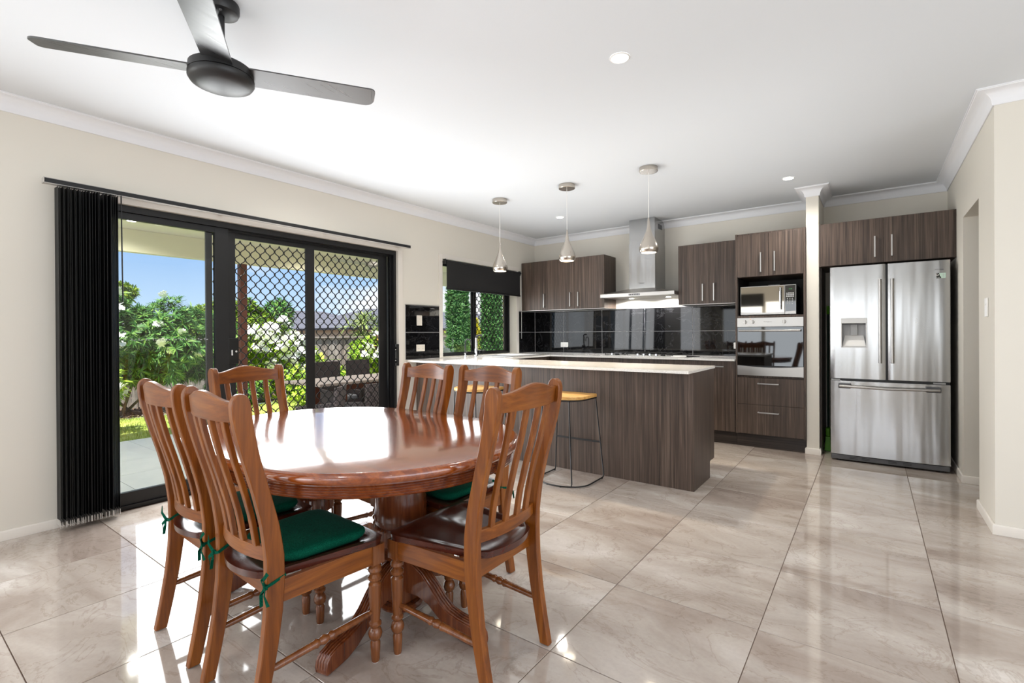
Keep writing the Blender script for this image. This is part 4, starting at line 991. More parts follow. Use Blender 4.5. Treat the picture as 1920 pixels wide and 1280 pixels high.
# ------------------------------------------------------------------ dining chairs
WF, YF, WR, YRF, WT, YT, HT, WSF, YSF, HS = .189, .171, .178, .253, .192, .291, 1.022, .217, .198, .46
pz_ = [0, .10, .22, .34, .44, .52, .62, .72, .82, .90, .96, 1.02]
py_ = [-.253, -.232, -.210, -.195, -.190, -.192, -.207, -.232, -.260, -.279, -.289, -.293]
pd_ = [.040, .043, .047, .052, .055, .054, .050, .047, .048, .052, .055, .054]
cy_ = lambda z: interp(pz_, py_, z)
def chair_proto():
    t = thing('dining_chair', (0, 0, 0), 'orange-brown wooden dining chair', 'chair', 'wooden slat back dining chairs round the oval table')
    B = dict(parent=t, world=False)
    for s in (-1, 1):
        zs_ = list(np.linspace(0.004, .985, 30)); secs = []
        outline = []
        for z in zs_:
            secs.append((z, cy_(z), interp(pz_, pd_, z)/2))
        # rounded top
        for a in (15, 30, 45, 60, 72, 82): 
            h = .0265; secs.append((.985+.037*math.sin(math.radians(a)), cy_(1.0), h*math.cos(math.radians(a))))
        rings = []
        for z, y, d in secs:
            x = s*(interp([0, .45, 1.02], [WR, WR+.004, WT], z)); w = .0145; c = .003
            d = max(d, .004); cc = min(c, d*.5)
            rings.append([(x-w, y-d+cc, z), (x-w+c, y-d, z), (x+w-c, y-d, z), (x+w, y-d+cc, z), (x+w, y+d-cc, z), (x+w-c, y+d, z), (x-w+c, y+d, z), (x-w, y+d-cc, z)])
        p = MB().sweep(rings).build('back_leg', WZ, angle=28, **B)
    # crest rail, bowed back, humped top
    n = 20; secs = []
    for i in range(n+1):
        u = -1+2*i/n; x = u*(WT-.013); bow = -.030*(1-u*u)
        zt = .996+.027*(.5+.5*math.cos(PI*min(1, abs(u)*1.1))) ; zb = .936
        y0 = lambda z: cy_(z)+bow
        secs.append([(x, y0(zb)-.011, zb), (x, y0(zb)+.011, zb), (x, y0(zt)+.011, zt-.004), (x, y0(zt)+.007, zt), (x, y0(zt)-.007, zt), (x, y0(zt)-.011, zt-.004)])
    MB().sweep(secs).build('crest_rail', WX, angle=30, **B)
    secs = []
    for i in range(n+1):
        u = -1+2*i/n; x = u*(WR-.010); bow = -.026*(1-u*u); z0, z1 = .494, .535
        y = cy_(.52)+bow; secs.append([(x, y-.011, z0), (x, y+.011, z0), (x, y+.011, z1-.003), (x, y+.008, z1), (x, y-.008, z1), (x, y-.011, z1-.003)])
    MB().sweep(secs).build('lower_back_rail', WX, angle=30, **B)
    for k in range(4):
        u = (-.6, -.2, .2, .6)[k]; rings = []
        for z in np.linspace(.531, .944, 13):
            f = (z-.531)/.413; x = u*(WR-.004+(WT-WR)*f); bow = (-.026*(1-f)-.030*f)*(1-u*u); y = cy_(z)+bow+.001
            w = .0125; d = .0075; c = .002
            rings.append([(x-w, y-d+c, z), (x-w+c, y-d, z), (x+w-c, y-d, z), (x+w, y-d+c, z), (x+w, y+d-c, z), (x+w-c, y+d, z), (x-w+c, y+d, z), (x-w, y+d-c, z)])
        MB().sweep(rings).build('slat', WZ, angle=30, **B)
    # seat: saddle board
    nu, nv = 22, 20; m = MB(); top = []; bot = []
    for j in range(nv+1):
        v = j/nv; y = YSF+(-.215-YSF)*v; w = interp([0, .04, .10, .82, .90, 1], [WSF-.020, WSF-.004, WSF, WR-.013, WR-.018, WR-.05], v)
        for i in range(nu+1):
            u = -1+2*i/nu; x = u*w; yy = y
            if v == 0: yy = y+.006*(1-u*u)
            if v > .8: yy = y-.030*(1-u*u)*(v-.8)/.2
            ed = min(1, (1-abs(u))*6, v*7+.0, (1-v)*9)
            dish = -.011*max(0, ed)*(1-(.55*math.exp(-(u*5)**2))*(1 if v < .6 else .3))
            e2 = .005*(1-min(1, (1-abs(u))*14+0, v*18, (1-v)*18))
            top.append((x, yy, HS+dish*min(1, ed)-max(0, e2))); bot.append((x*.985, yy*.99, HS-.028))
    W_ = nu+1; fs = []
    T = len(top)
    for j in range(nv):
        for i in range(nu):
            a = j*W_+i; fs.append((a, a+1, a+1+W_, a+W_)); fs.append((T+a, T+a+W_, T+a+1+W_, T+a+1))
    loop = [i for i in range(W_)]+[j*W_+nu for j in range(1, nv+1)]+[nv*W_+i for i in range(nu-1, -1, -1)]+[j*W_ for j in range(nv-1, 0, -1)]
    for a, b in zip(loop, loop[1:]+loop[:1]): fs.append((a, b, T+b, T+a))
    m.add(top+bot, fs).build('seat', SEATW, angle=40, **B)
    # seat rails
    za, zb = HS-.098, HS-.028
    MB().box((-WF-.006, YF-.006, za), (WF+.006, YF+.014, zb)).build('seat_rail', WX, bevel=.002, **B)
    MB().box((-WR+.012, -.185, za), (WR-.012, -.165, zb)).build('seat_rail', WX, bevel=.002, **B)
    for s in (-1, 1):
        a = Vector((s*(WF+.008), YF-.01, 0)); b = Vector((s*(WR+.002), -.175, 0)); d = (b-a).normalized(); nn = Vector((-d.y, d.x, 0))*.009
        pts = [a-nn, b-nn, b+nn, a+nn]
        MB().sweep([[(p.x, p.y, za) for p in pts], [(p.x, p.y, zb) for p in pts]]).build('seat_rail', WY, bevel=.002, **B)
        # turned front leg
        q = .024; lx = s*(WF+.0)
        prof = [(.0135, .002), (.0155, .010), (.0165, .030), (.018, .070), (.0145, .080), (.0225, .090), (.0255, .104), (.0215, .118), (.0155, .126), (.0225, .136), (.0225, .143), (.0165, .150), (.0190, .180), (.0225, .250), (.0235, .285), (.017, .293), (.0245, .303), (.0255, .312), (.017, .322), (.0245, .334), (.0235, .345), (.018, .352), (.0235, .362)]
        lg = MB().lathe(prof, (lx, YF, 0), 20).box((lx-q, YF-q, .362), (lx+q, YF+q, zb-.001)).build('front_leg', LEGW, angle=30, **B)
        MB().lathe([(.0125, .0002), (.0125, .0045)], (lx, YF, 0), 14).build('glide', WHITE, lg, world=False)
        z0, z1 = .185, .165
        A_ = Vector((s*(WF), YF-.015, z0)); Bv = Vector((s*WR, -.212, z1)); pts = []; rs = []
        for f, r in ((0, .008), (.08, .011), (.40, .0125), (.43, .0155), (.455, .011), (.5, .0165), (.545, .011), (.57, .0155), (.60, .0125), (.92, .011), (1, .008)):
            pts.append(A_.lerp(Bv, f)); rs.append(r)
        MB().tube(pts, rs, 12).build('stretcher', LEGW, angle=40, **B)
    return t
ch0 = chair_proto()
CH = {'A': (-2.145, .989, -.039, 'wooden dining chair on the camera side, behind the left foreground chair'),
      'B': (-1.657, .970, -.041, 'wooden dining chair in the left foreground with a green cushion on its seat'),
      'C': (-1.261, 1.401, 1.587, 'wooden dining chair in the right foreground with a bare glossy seat'),
      'D': (-2.496, 1.354, -1.421, 'wooden dining chair at the far end, in front of the mesh screen'),
      'E': (-2.109, 1.705, 3.057, 'wooden dining chair on the kitchen side, the one nearer the sliding door'),
      'F': (-1.652, 1.720, 3.071, 'wooden dining chair on the kitchen side, in front of the bar stools')}
first = True
for k in 'ABCDEF':
    x, y, rz, lb = CH[k]
    if first: ch0.location = (x, y, 0); ch0.rotation_euler = (0, 0, rz); ch0['label'] = lb; first = False
    else: copy_tree(ch0, (x, y, 0), rz, lb)

# seat cushions with ties
def cushion(x, y, rz, label, tied=True):
    t = thing('seat_cushion', (x, y, HS), label, 'cushion', 'green seat cushions', rz)
    # pad
    rings = []; 
    def outline(k):
        W_, D0_, D1_ = .178*k, .165, -.150; pts = []
        cyc = (D0_+D1_)/2; hd = (D0_-D1_)/2*k
        for (sx, sy, w, r) in ((1, 1, W_, .055*k), (-1, 1, W_, .055*k), (-1, -1, W_*.92, .07*k), (1, -1, W_*.92, .07*k)):
            cx_, cy2 = sx*(w-r), cyc+sy*(hd-r); a0 = {(1, 1): 0, (-1, 1): PI/2, (-1, -1): PI, (1, -1): 1.5*PI}[(sx, sy)]
            for i in range(7): a = a0+i*PI/12; pts.append((cx_+r*math.cos(a), cy2+r*math.sin(a)))
        return pts
    for k, z in ((.90, -.008), (.97, .003), (1.0, .014), (.99, .022), (.95, .0275), (.85, .030), (.6, .031), (.25, .031)):
        rings.append([(a, b, z) for a, b in outline(k)])
    MB().sweep(rings).build('pad', GREEN, t, angle=70, world=False)
    if tied:
        for s in (-1, 1):
            px, py = s*(WR+.0), cy_(.47); m = MB()
            def rib(pts, w=.005):
                r2 = []
                for i, p in enumerate(pts):
                    p = Vector(p); d = (Vector(pts[min(i+1, len(pts)-1)])-Vector(pts[max(i-1, 0)])).normalized()
                    u = Vector((0, 0, 1)); u = (u-d*u.dot(d)); u = u.normalized() if u.length > .2 else Vector((0, 1, 0)); n2 = d.cross(u)*.0008
                    r2.append([p-u*w-n2, p+u*w-n2, p+u*w+n2, p-u*w+n2])
                m.sweep(r2)
            o_ = px+s*.017; zz = .0
            rib([(s*.150, -.150, .018), (s*.165, -.162, .004), (o_, py+.030, -.012), (o_+s*.003, py-.01, -.022), (o_, py-.030, -.028)])
            rib([(s*.150, -.150, .016), (px-s*.018, py+.01, .0), (px-s*.017, py-.030, -.02), (px, py-.032, -.026), (o_, py-.031, -.028)])
            kx, ky, kz = o_, py-.033, -.028
            m.obox((kx, ky, kz), (.012, .010, .013))
            rib([(kx, ky, kz), (kx+s*.012, ky-.012, kz+.03), (kx+s*.028, ky-.006, kz+.052)], .006)
            rib([(kx, ky, kz), (kx+s*.014, ky-.010, kz-.018), (kx+s*.026, ky-.004, kz-.048)], .006)
            rib([(kx, ky, kz), (kx-s*.01, ky-.008, kz-.022), (kx-s*.004, ky-.010, kz-.055)], .005)
            m.build('tie', GREEN, t, angle=60, world=False)
    return t
for k, lb in (('A', 'green canvas seat cushion on the chair nearest the sliding door'), ('B', 'green canvas seat cushion on the left foreground chair'), ('F', 'green canvas seat cushion just visible under the table on the kitchen side')):
    cushion(CH[k][0], CH[k][1], CH[k][2], lb)

# ------------------------------------------------------------------ dining table
tb = thing('dining_table', (-1.905, 1.355, 0), 'large oval polished wooden dining table on two turned pedestals', 'table')
def oval(r, n=40, cxa=-2.13, cxb=-1.68, cy2=1.352):
    return [(cxb+r*math.cos(-PI/2+PI*i/n), cy2+r*math.sin(-PI/2+PI*i/n)) for i in range(n+1)]+[(cxa+r*math.cos(PI/2+PI*i/n), cy2+r*math.sin(PI/2+PI*i/n)) for i in range(n+1)]
RT = .578
rings = []
for dr_, z in ((-.020, .722), (-.006, .724), (0, .731), (.002, .740), (0, .748), (-.005, .755), (-.010, .7585), (-.016, .760), (-.30, .760), (-.55, .760)):
    rings.append([(a, b, z) for a, b in oval(RT+dr_)])
m = MB(); m.sweep(rings); tp = m.build('tabletop', TABW, tb, angle=30)
rings = []
aps = [(.0, .722), (.0, .676)]
prof = [(-.055, .7215), (-.018, .7215)]
for k in range(5):
    z = .716-.0085*k
    prof += [(-.018-.0006*k, z), (-.0135-.0006*k, z-.003), (-.018-.0006*k, z-.0065)]
prof += [(-.022, .6755), (-.030, .673), (-.055, .673)]
for d_, z in prof: rings.append([(a, b, z) for a, b in oval(RT+d_, 32)])
rings.append(rings[0])
MB().sweep(rings, cap=False).build('apron', TABE, tb, angle=25)
for px, sg in ((-1.655, 1), (-2.335, -1)):
    py = 1.425 if sg > 0 else 1.41
    # plate, column, collar, neck, block
    seg = 64
    MB().box((px-.14, py-.14, .655), (px+.14, py+.14, .676)).build('mounting_plate', PEDW, tb, .003)
    col = [(.098, .655), (.095, .640), (.098, .60), (.103, .54), (.109, .47), (.112, .41), (.110, .385), (.106, .378)]
    c1 = MB().lathe(col[::-1], (px, py, 0), 48).build('column', PEDW, tb, angle=40)
    def fl_(r, z, k): return r*(1-.045*(k % 2)) if .300 < z < .372 else r
    MB().lathe([(.070, .285), (.098, .292), (.112, .301), (.114, .32), (.114, .365), (.112, .371), (.106, .377)], (px, py, 0), 72, flute=fl_).build('fluted_collar', PEDW, c1, angle=20)
    MB().lathe([(.080, .235), (.092, .243), (.080, .252), (.072, .256), (.088, .264), (.074, .273), (.070, .285)], (px, py, 0), 36).build('turned_neck', PEDW, c1, angle=40)
    bk = MB().box((px-.062, py-.062, .045), (px+.062, py+.062, .235)).build('foot_block', PEDW, c1, .006)
    MB().lathe([(.075, .020), (.092, .026), (.095, .036), (.085, .045)], (px, py, 0), 36).build('base_ring', PEDW, c1)
    prof = [(.058, .228), (.10, .222), (.15, .200), (.20, .160), (.245, .118), (.29, .090), (.35, .078), (.41, .074), (.445, .064), (.462, .045), (.466, .022), (.462, .002),
            (.395, .002), (.36, .004), (.31, .018), (.25, .050), (.19, .086), (.13, .100), (.058, .095)]
    for ang in ((0 if sg > 0 else PI), -PI/2+.22*sg, PI/2-.22*sg):
        M = Matrix.Rotation(ang, 3, 'Z'); tw_ = .028
        f = MB().prism(prof[::-1], lambda u, v, t: M@Vector((u, t, v))+Vector((px, py, 0)), -tw_, tw_).build('pedestal_foot', PEDW, c1, .003, angle=25)
        m = MB()
        for k in range(4):
            off = -.018+.012*k; m.tube([M@Vector((u, off, v+.0005))+Vector((px, py, 0)) for u, v in prof[:11]], .0036, 6)
        m.build('reeding', PEDW, c1)

# ------------------------------------------------------------------ bar stools
def stool(x, y, rz, label):
    t = thing('bar_stool', (x, y, 0), label, 'stool', 'bar stools at the island', rz)
    hw = .195; yb_ = .165; r_ = .185
    out = [(-hw+.01, yb_), (hw-.01, yb_), (hw, yb_-.01)][::-1]
    seat = [(hw-.012, yb_), (-hw+.012, yb_), (-hw, yb_-.012)]+[(-hw*math.cos(a)*1.0, -.045-r_*math.sin(a)*.93) for a in [i*PI/18 for i in range(0, 19)]]+[(hw, yb_-.012)]
    m = MB().prism(seat[::-1], lambda u, v, z: (u, v, z+.004*math.cos(u*8)), .672, .698).build('seat', STOOLW, t, .004, world=False)
    rim = [(u*.985, v*.985, .668) for u, v in seat]
    MB().tube(rim, .006, 8, closed=True).build('seat_ring', BLK, t, world=False)
    legs = [((hw*.93, yb_-.005), (hw+.035, yb_+.035)), ((-hw*.93, yb_-.005), (-hw-.035, yb_+.035)), ((hw*.62, -.175), (hw*.78, -.195)), ((-hw*.62, -.175), (-hw*.78, -.195))]
    for (a, b) in legs:
        MB().tube([(a[0], a[1], .664), (b[0], b[1], .035), (b[0]*.99, b[1]-.008, .018)], .0055, 8).build('leg', BLK, t, world=False)
    ring = [(hw+.034, yb_+.030, .016), (hw+.03, yb_+.015, .009)]+[((hw+.03)*math.cos(a), -.045-(r_*.93)*math.sin(a), .0075) for a in [i*PI/20 for i in range(0, 21)]]+[(-hw-.03, yb_+.015, .009), (-hw-.034, yb_+.030, .016)]
    MB().tube(ring, .0055, 8).build('base_ring', BLK, t, world=False)
    f = (.664-.30)/.63
    xx = hw*.93+(hw+.035-hw*.93)*f; yy = yb_-.005+.04*f
    MB().obox((0, yy, .30), (2*xx, .008, .016)).build('footrest', BLK, t, .002, world=False)
    m = MB()
    for s in (-1, 1):
        m.lathe([(.007, .0003), (.007, .012)], (s*(hw+.03), yb_+.01, 0), 10).lathe([(.007, .0003), (.007, .010)], (s*.06, -.045-r_*.93*.955, 0), 10)
    m.build('glide', BLKP, t, world=False)
    return t
stool(-2.005, 3.475, .0, 'wooden topped black wire bar stool to the right, behind the right foreground chair')
stool(-2.960, 3.47, .02, 'wooden topped black wire bar stool to the left, seen through a dining chair back')

# ------------------------------------------------------------------ verandah
ZP = -.08
o = MB().box((-7.28, -8, ZP-.12), (XL-.21, 14, ZP-.006)).build('patio_slab', GROUT, smooth=False); struct(o, 'concrete slab of the verandah outside the sliding door', 'patio')
pc = None
for ix in range(6):
    for iy in range(16):
        x0 = XL-.21-.6*(ix+1); y0 = -1.6+.6*iy
        if x0 < -7.28: x0 = -7.28
        if pc is None or ix == 5:
            w = XL-.21-.6*ix-x0-.004
            if w < .05: continue
            q = MB().box((0, 0, 0), (w, .596, .006)).build('paver', CONC, smooth=False)
            if ix < 5: pc = q
        else: q = pc.copy(); COL.objects.link(q)
        q.parent = o; q.location = (x0+.002, y0+.002, ZP-.006)
MB().box((-7.28, 8.0, ZP-.006), (XL-.21, 14, ZP)).box((-7.28, -8, ZP-.006), (XL-.21, -1.6, ZP)).build('paving', CONC, o, smooth=False)
rf = thing('verandah_roof', (-5.7, 3, 2.4), 'cream painted verandah ceiling and edge beam outside the sliding door', None); struct(rf, rf['label'], 'roof')
MB().box((-7.55, -3.0, 2.46), (XL-.201, 8.3, 2.56)).build('soffit', SOFF, rf, smooth=False)
MB().box((-7.16, -3.0, 2.19), (-7.06, 8.3, 2.459)).build('edge_beam', BEAM, rf, .004)
MB().box((-7.68, -3.0, 2.40), (-7.56, 8.3, 2.56)).build('gutter', BEAM, rf, .01)
vp = thing('verandah_post', (-7.11, 3.275, 0), 'brown timber post holding up the verandah beam', 'post')
MB().box((-7.158, 3.232, ZP+.12), (-7.062, 3.322, 2.189)).build('shaft', POSTB, vp, .004)
MB().box((-7.13, 3.26, ZP-.004), (-7.09, 3.295, ZP+.12)).build('stirrup', STEELH, vp, .002)
for x, y, lb in ((-5.35, 1.62, 'small added fill downlight in the verandah ceiling nearest the sliding door'), (-6.55, 1.85, 'small added fill downlight in the verandah ceiling near its outer edge'), (-5.35, 4.6, 'small added fill downlight in the verandah ceiling above the outdoor table'), (-6.55, 4.2, 'small added fill downlight in the verandah ceiling behind the outdoor table')):
    o = thing('downlight', (x, y, 2.46), lb, 'downlight')  # added lamps that brighten the patio, shaped as recessed downlights
    MB().lathe([(.052, -.0005), (.054, -.003), (.044, -.006), (.042, -.004)], (0, 0, 0), 24, cap=False).build('trim_ring', WHITE, o, world=False)
    MB().lathe([(.042, -.0035), (.0005, -.0035)], (0, 0, 0), 24, cap=False).build('lens', LAMP, o, world=False)
    l = light('downlight_spot', 'SPOT', (0, 0, 0), 75, (1, .97, .93), .045, spot=2.8, blend=.9); l.parent = o; l.location = (0, 0, -.012)
vf = thing('outdoor_fan', (-5.9, 4.55, 2.46), 'pale ceiling fan under the verandah roof', 'ceiling fan')
MB().lathe([(.05, 0), (.05, -.03), (.015, -.04), (.015, -.20), (.09, -.21), (.10, -.26), (.05, -.29), (.001, -.295)], (0, 0, 0), 24, cap=False).build('motor', PALE, vf, world=False)
for k in range(3):
    M = Matrix.Rotation(.5+k*2*PI/3, 3, 'Z')@Matrix.Rotation(.2, 3, 'X')
    MB().obox(M@Vector((.36, 0, 0))+Vector((0, 0, -.24)), (.56, .11, .006), M).build('blade', PALE, vf, .002, world=False)

# ------------------------------------------------------------------ garden
gv = []; nx, ny = 26, 40
def gz(x): return -.14 if x > -7.3 else -.14-.036*(-7.3-x) if x > -14 else -.38-.03*(-14-x)
m = MB(); xs_ = [-7.285-.35*i for i in range(14)]
xs_ = [x for x in xs_ if x > -10.4]+[-10.4]
vs = [(x, y, gz(x)+random.uniform(-.006, .006)) for x in xs_ for y in np.linspace(-8, 16, 60)]
nn_ = 60; fs = [(i*nn_+j, i*nn_+j+1, (i+1)*nn_+j+1, (i+1)*nn_+j) for i in range(len(xs_)-1) for j in range(nn_-1)]
m.add(vs, fs); gl_ = m.build('lawn', GRASS); tag(gl_, 'dry green lawn between the verandah and the garden bed', 'grass', None, 'stuff')
# blades
def quads(name, C, A, Bv, mt, parent=None, label=None, cat=None, kind='stuff', tip=.25, fold=0.0):
    """leaf quads: C base centre, A length vector, B half width vector; 2 quads each tapering to a tip"""
    n = len(C); off = np.array(root_loc(parent)) if parent is not None else np.zeros(3)
    C = C-off; Mid = C+A*.5
    v = np.empty((n, 6, 3)); v[:, 0] = C-Bv*.35; v[:, 1] = C+Bv*.35; v[:, 2] = Mid+Bv; v[:, 3] = Mid-Bv; v[:, 4] = C+A+Bv*tip; v[:, 5] = C+A-Bv*tip
    v[:, 4:, 2] -= fold*np.linalg.norm(A, axis=1)[:, None]
    f = np.array([[0, 1, 2, 3], [3, 2, 4, 5]])[None]+np.arange(n)[:, None, None]*6
    me = bpy.data.meshes.new(name); me.vertices.add(n*6); me.vertices.foreach_set('co', v.ravel())
    me.loops.add(n*8); me.loops.foreach_set('vertex_index', f.ravel().astype(np.int32)); me.polygons.add(n*2)
    me.polygons.foreach_set('loop_start', np.arange(0, n*8, 4, dtype=np.int32)); me.polygons.foreach_set('loop_total', np.full(n*2, 4, dtype=np.int32))
    me.materials.append(mt); me.update(); me.validate()
    o = bpy.data.objects.new(name, me); COL.objects.link(o)
    if parent is not None: o.parent = parent
    if kind: o['kind'] = kind
    if label: tag(o, label, cat)
    return o
n = 16000; C = np.c_[rng.uniform(-10.4, -7.3, n), rng.uniform(0, 9, n), np.zeros(n)]; C[:, 2] = [gz(x) for x in C[:, 0]]
A = np.c_[rng.normal(0, .012, n), rng.normal(0, .012, n), rng.uniform(.02, .05, n)]; ang = rng.uniform(0, 2*PI, n); Bq = np.c_[np.cos(ang), np.sin(ang), 0*ang]*.004
quads('grass_blades', C, A, Bq, GRASS, gl_)
m = MB(); m.add([(-10.38, -8, gz(-10.38)+.01), (-10.38, 16, gz(-10.38)+.01), (-13.0, 16, gz(-13)+.03), (-13.0, -8, gz(-13)+.03)], [(0, 3, 2, 1)])
bed = m.build('garden_bed', SOIL, smooth=False); tag(bed, 'mulched garden bed along the foot of the fence', 'garden bed', None, 'stuff')
n = 2600; C = np.c_[rng.uniform(-12.0, -10.3, n), rng.uniform(0, 10, n), np.zeros(n)]; C[:, 2] = [gz(x)+.03 for x in C[:, 0]]
th_ = rng.uniform(0, 2*PI, n); A = np.c_[np.cos(th_), np.sin(th_), rng.uniform(0, .5, n)]*rng.uniform(.03, .08, n)[:, None]; Bq = np.c_[-np.sin(th_), np.cos(th_), 0*th_]*.018
quads('fallen_leaves', C, A, Bq, leafmat('litter', [srgb(96, 76, 60), srgb(150, 122, 96), srgb(226, 214, 200), srgb(70, 54, 42)]), bed)
gr2 = MB().add([(-13, -30, gz(-13)), (-13, 60, gz(-13)), (-90, 60, -1.2), (-90, -30, -1.2)], [(0, 3, 2, 1)]).add([(-13, 16, gz(-13)), (4, 16, -.14), (4, 60, -.14), (-13, 60, gz(-13))], [(0, 1, 2, 3)]).build('neighbouring_ground', SOIL, smooth=False); struct(gr2, 'ground beyond the paling fence', 'ground')
# fence
FX = -12.25; FZ0, FZ1 = gz(-12.25), 1.10
fe = thing('paling_fence', (FX, 5, FZ0), 'weathered grey timber paling fence with a capping rail behind the garden', 'fence')
pq = []
for i in range(118):
    w = .100; y = .6+i*.105
    if not pq or i % 9 == 0 and len(pq) < 6:
        h = FZ1-FZ0+random.uniform(-.01, .01)
        q = MB().box((0, 0, 0), (.016, w, h)).build('paling', PAL, smooth=False, bevel=0); pq.append(q)
    else: q = random.choice(pq).copy(); COL.objects.link(q)
    q.parent = fe; q.location = (random.uniform(-.006, .006)-(0 if i % 2 else .012), y-5, 0); q.rotation_euler = (random.uniform(-.006, .006), 0, 0)
for z in (FZ0+.25, 1.10-.28): MB().box((FX-.052, .6, z), (FX-.016, 13, z+.07)).build('rail', RAIL, fe, .003)
MB().box((FX-.05, .6, 1.108), (FX+.06, 13, 1.138)).build('capping', RAIL, fe, .003)
for y in (1.6, 4.0, 6.4, 8.8, 11.2): MB().box((FX-.15, y, FZ0), (FX-.054, y+.09, 1.10)).build('post', RAIL, fe, .003)

def blob_points(n, cx, cy2, cz, rx, ry, rz, k=.82, lump=.22):
    d = rng.normal(size=(n, 3)); d /= np.linalg.norm(d, axis=1)[:, None]
    r = k+(1-k)*rng.random(n)**.5
    f = 1+lump*(np.sin(3.1*d[:, 0]+5.2*d[:, 1])+np.sin(4.7*d[:, 1]-3.9*d[:, 2])+np.sin(6.3*d[:, 2]+2.2*d[:, 0]))/3
    P = np.c_[cx+rx*d[:, 0]*r*f, cy2+ry*d[:, 1]*r*f, cz+rz*d[:, 2]*r*f]
    return P, d
def whorl_leaves(tips, dirs, per, L, w, droop=.25):
    n = len(tips)*per; T = np.repeat(tips, per, 0); D = np.repeat(dirs, per, 0)
    r = rng.normal(size=(n, 3)); r -= D*(r*D).sum(1)[:, None]; r /= np.linalg.norm(r, axis=1)[:, None]
    A = r*rng.uniform(.6, 1.0, n)[:, None]+D*rng.uniform(-.1, .9, n)[:, None]; A[:, 2] -= droop*rng.random(n)
    A /= np.linalg.norm(A, axis=1)[:, None]; A *= (L*rng.uniform(.65, 1.15, n))[:, None]
    Bq = np.cross(A, D+.01); Bq /= np.linalg.norm(Bq, axis=1)[:, None]+1e-9; Bq *= w
    return T, A, Bq
FLW = None
def flower_cluster(parent, p, sc):
    global FLW
    if FLW is None:
        m = MB()
        for k in range(7):
            c = Vector((random.uniform(-.5, .5), random.uniform(-.5, .5), random.uniform(-.25, .4)))*.11; tilt = Matrix.Rotation(random.uniform(-.8, .8), 3, 'X')@Matrix.Rotation(random.uniform(.2, 1.3), 3, 'Y')
            for i in range(5):
                R = Matrix.Rotation(i*2*PI/5, 3, 'Z'); pts = [(0, 0, 0), (.018, .014, .006), (.040, .013, .004), (.046, -.002, .0), (.036, -.016, .002), (.014, -.010, .004)]
                m.add([c+tilt@(R@Vector(q)) for q in pts], [(0, 1, 2, 3, 4, 5)])
        FLW = m.build('flower_cluster', PETAL, smooth=False); q = FLW
    else: q = FLW.copy(); COL.objects.link(q)
    q.parent = parent; q.location = Vector(p)-parent.location; q.scale = (sc, sc, sc); q.rotation_euler = (0, 0, random.uniform(0, 6)); q['kind'] = 'stuff'
def bush(name, label, cat, blobs, ntips, per, L, w, mt, flowers=0, fs_=1.0, trunk=True, group=None, base=None, droop=.25, fside=(1, -.3)):
    cx = sum(b[0] for b in blobs)/len(blobs); cy2 = sum(b[1] for b in blobs)/len(blobs); z0 = base if base is not None else gz(cx)
    t = thing(name, (cx, cy2, z0), label, cat, group)
    vol = [b[3]*b[4]*b[5] for b in blobs]; tips = []; dirs = []
    for b, v in zip(blobs, vol):
        P, d = blob_points(max(8, int(ntips*v/sum(vol))), *b, k=.72); d = d*.8+np.array([0, 0, .45]); d /= np.linalg.norm(d, axis=1)[:, None]; tips.append(P); dirs.append(d)
    tips = np.vstack(tips); dirs = np.vstack(dirs)
    ok = tips[:, 2] > z0+.03; tips, dirs = tips[ok], dirs[ok]
    quads('foliage', *whorl_leaves(tips, dirs, per, L, w, droop), mt, t, fold=.12)
    if trunk:
        m = MB()
        for i in range(5):
            a = tips[rng.integers(len(tips))]; m.tube([(cx+random.uniform(-.2, .2), cy2+random.uniform(-.3, .3), z0-.02), ((cx+a[0])/2, (cy2+a[1])/2, z0+(a[2]-z0)*.5), tuple(a)], [.03, .018, .006], 6)
        m.build('stem', BARK, t)
    if flowers:
        cand = [i for i in range(len(tips)) if (tips[i, 0]-cx) > -.1*blobs[0][3] and dirs[i, 0]*fside[0]+dirs[i, 1]*fside[1] > .15]
        cand.sort(key=lambda i: -(tips[i, 0]*fside[0]+tips[i, 1]*fside[1]*.3+.25*(tips[i, 2])+random.uniform(-.12, .12))); cand = cand[:max(flowers, len(cand)//3)]; random.shuffle(cand)
        for i in cand[:flowers]:
            p = tips[i]+dirs[i]*.11; flower_cluster(t, p, fs_*random.uniform(1.2, 1.9))
    return t
bush('flowering_frangipani', 'large leafy bush with white flower clusters behind the fixed glass panel', 'bush',
     [(-10.9, 2.6, 1.15, .62, .95, .80), (-10.9, 3.7, 1.10, .62, .9, .76), (-10.8, 1.7, 1.05, .6, .8, .85), (-10.9, 4.5, .95, .55, .6, .66), (-11.0, 3.1, .85, .5, 1.3, .50)], 2100, 18, .155, .013, LEAF, 60, .75)
bush('flowering_shrub', 'small leafy shrub with a white flower low at the edge of the blind', 'shrub', [(-8.75, 2.02, .45, .38, .34, .42), (-8.75, 1.85, .3, .3, .3, .35)], 130, 16, .15, .012, LEAFB, 5, .8)
bush('flowering_frangipani', 'bright green bush topped with white flowers behind the mesh screen', 'bush',
     [(-10.6, 5.55, .95, .5, .62, .50), (-10.6, 5.9, .65, .5, .65, .5), (-10.7, 5.3, .45, .45, .5, .55)], 900, 18, .14, .014, LEAFB, 75, .9)
bush('lacy_philodendron', 'yellow-green split leaf philodendron at the foot of the fence', 'plant', [(-10.2, 6.35, .12, .45, .55, .45), (-10.2, 5.85, .0, .4, .4, .3)], 60, 8, .42, .055, LEAFB, 0, droop=.7, trunk=False)
bush('garden_shrub', 'dark green low shrub left of the philodendron', 'shrub', [(-10.5, 4.75, .15, .4, .5, .42)], 200, 14, .15, .014, LEAF, 0)
bush('flowering_shrub', 'small bright shrub with white flowers right of the mesh screen, behind the wicker chairs', 'shrub', [(-9.7, 7.4, .72, .4, .42, .40), (-9.7, 7.5, .35, .35, .4, .4)], 320, 16, .13, .013, LEAFB, 16, 1.0)
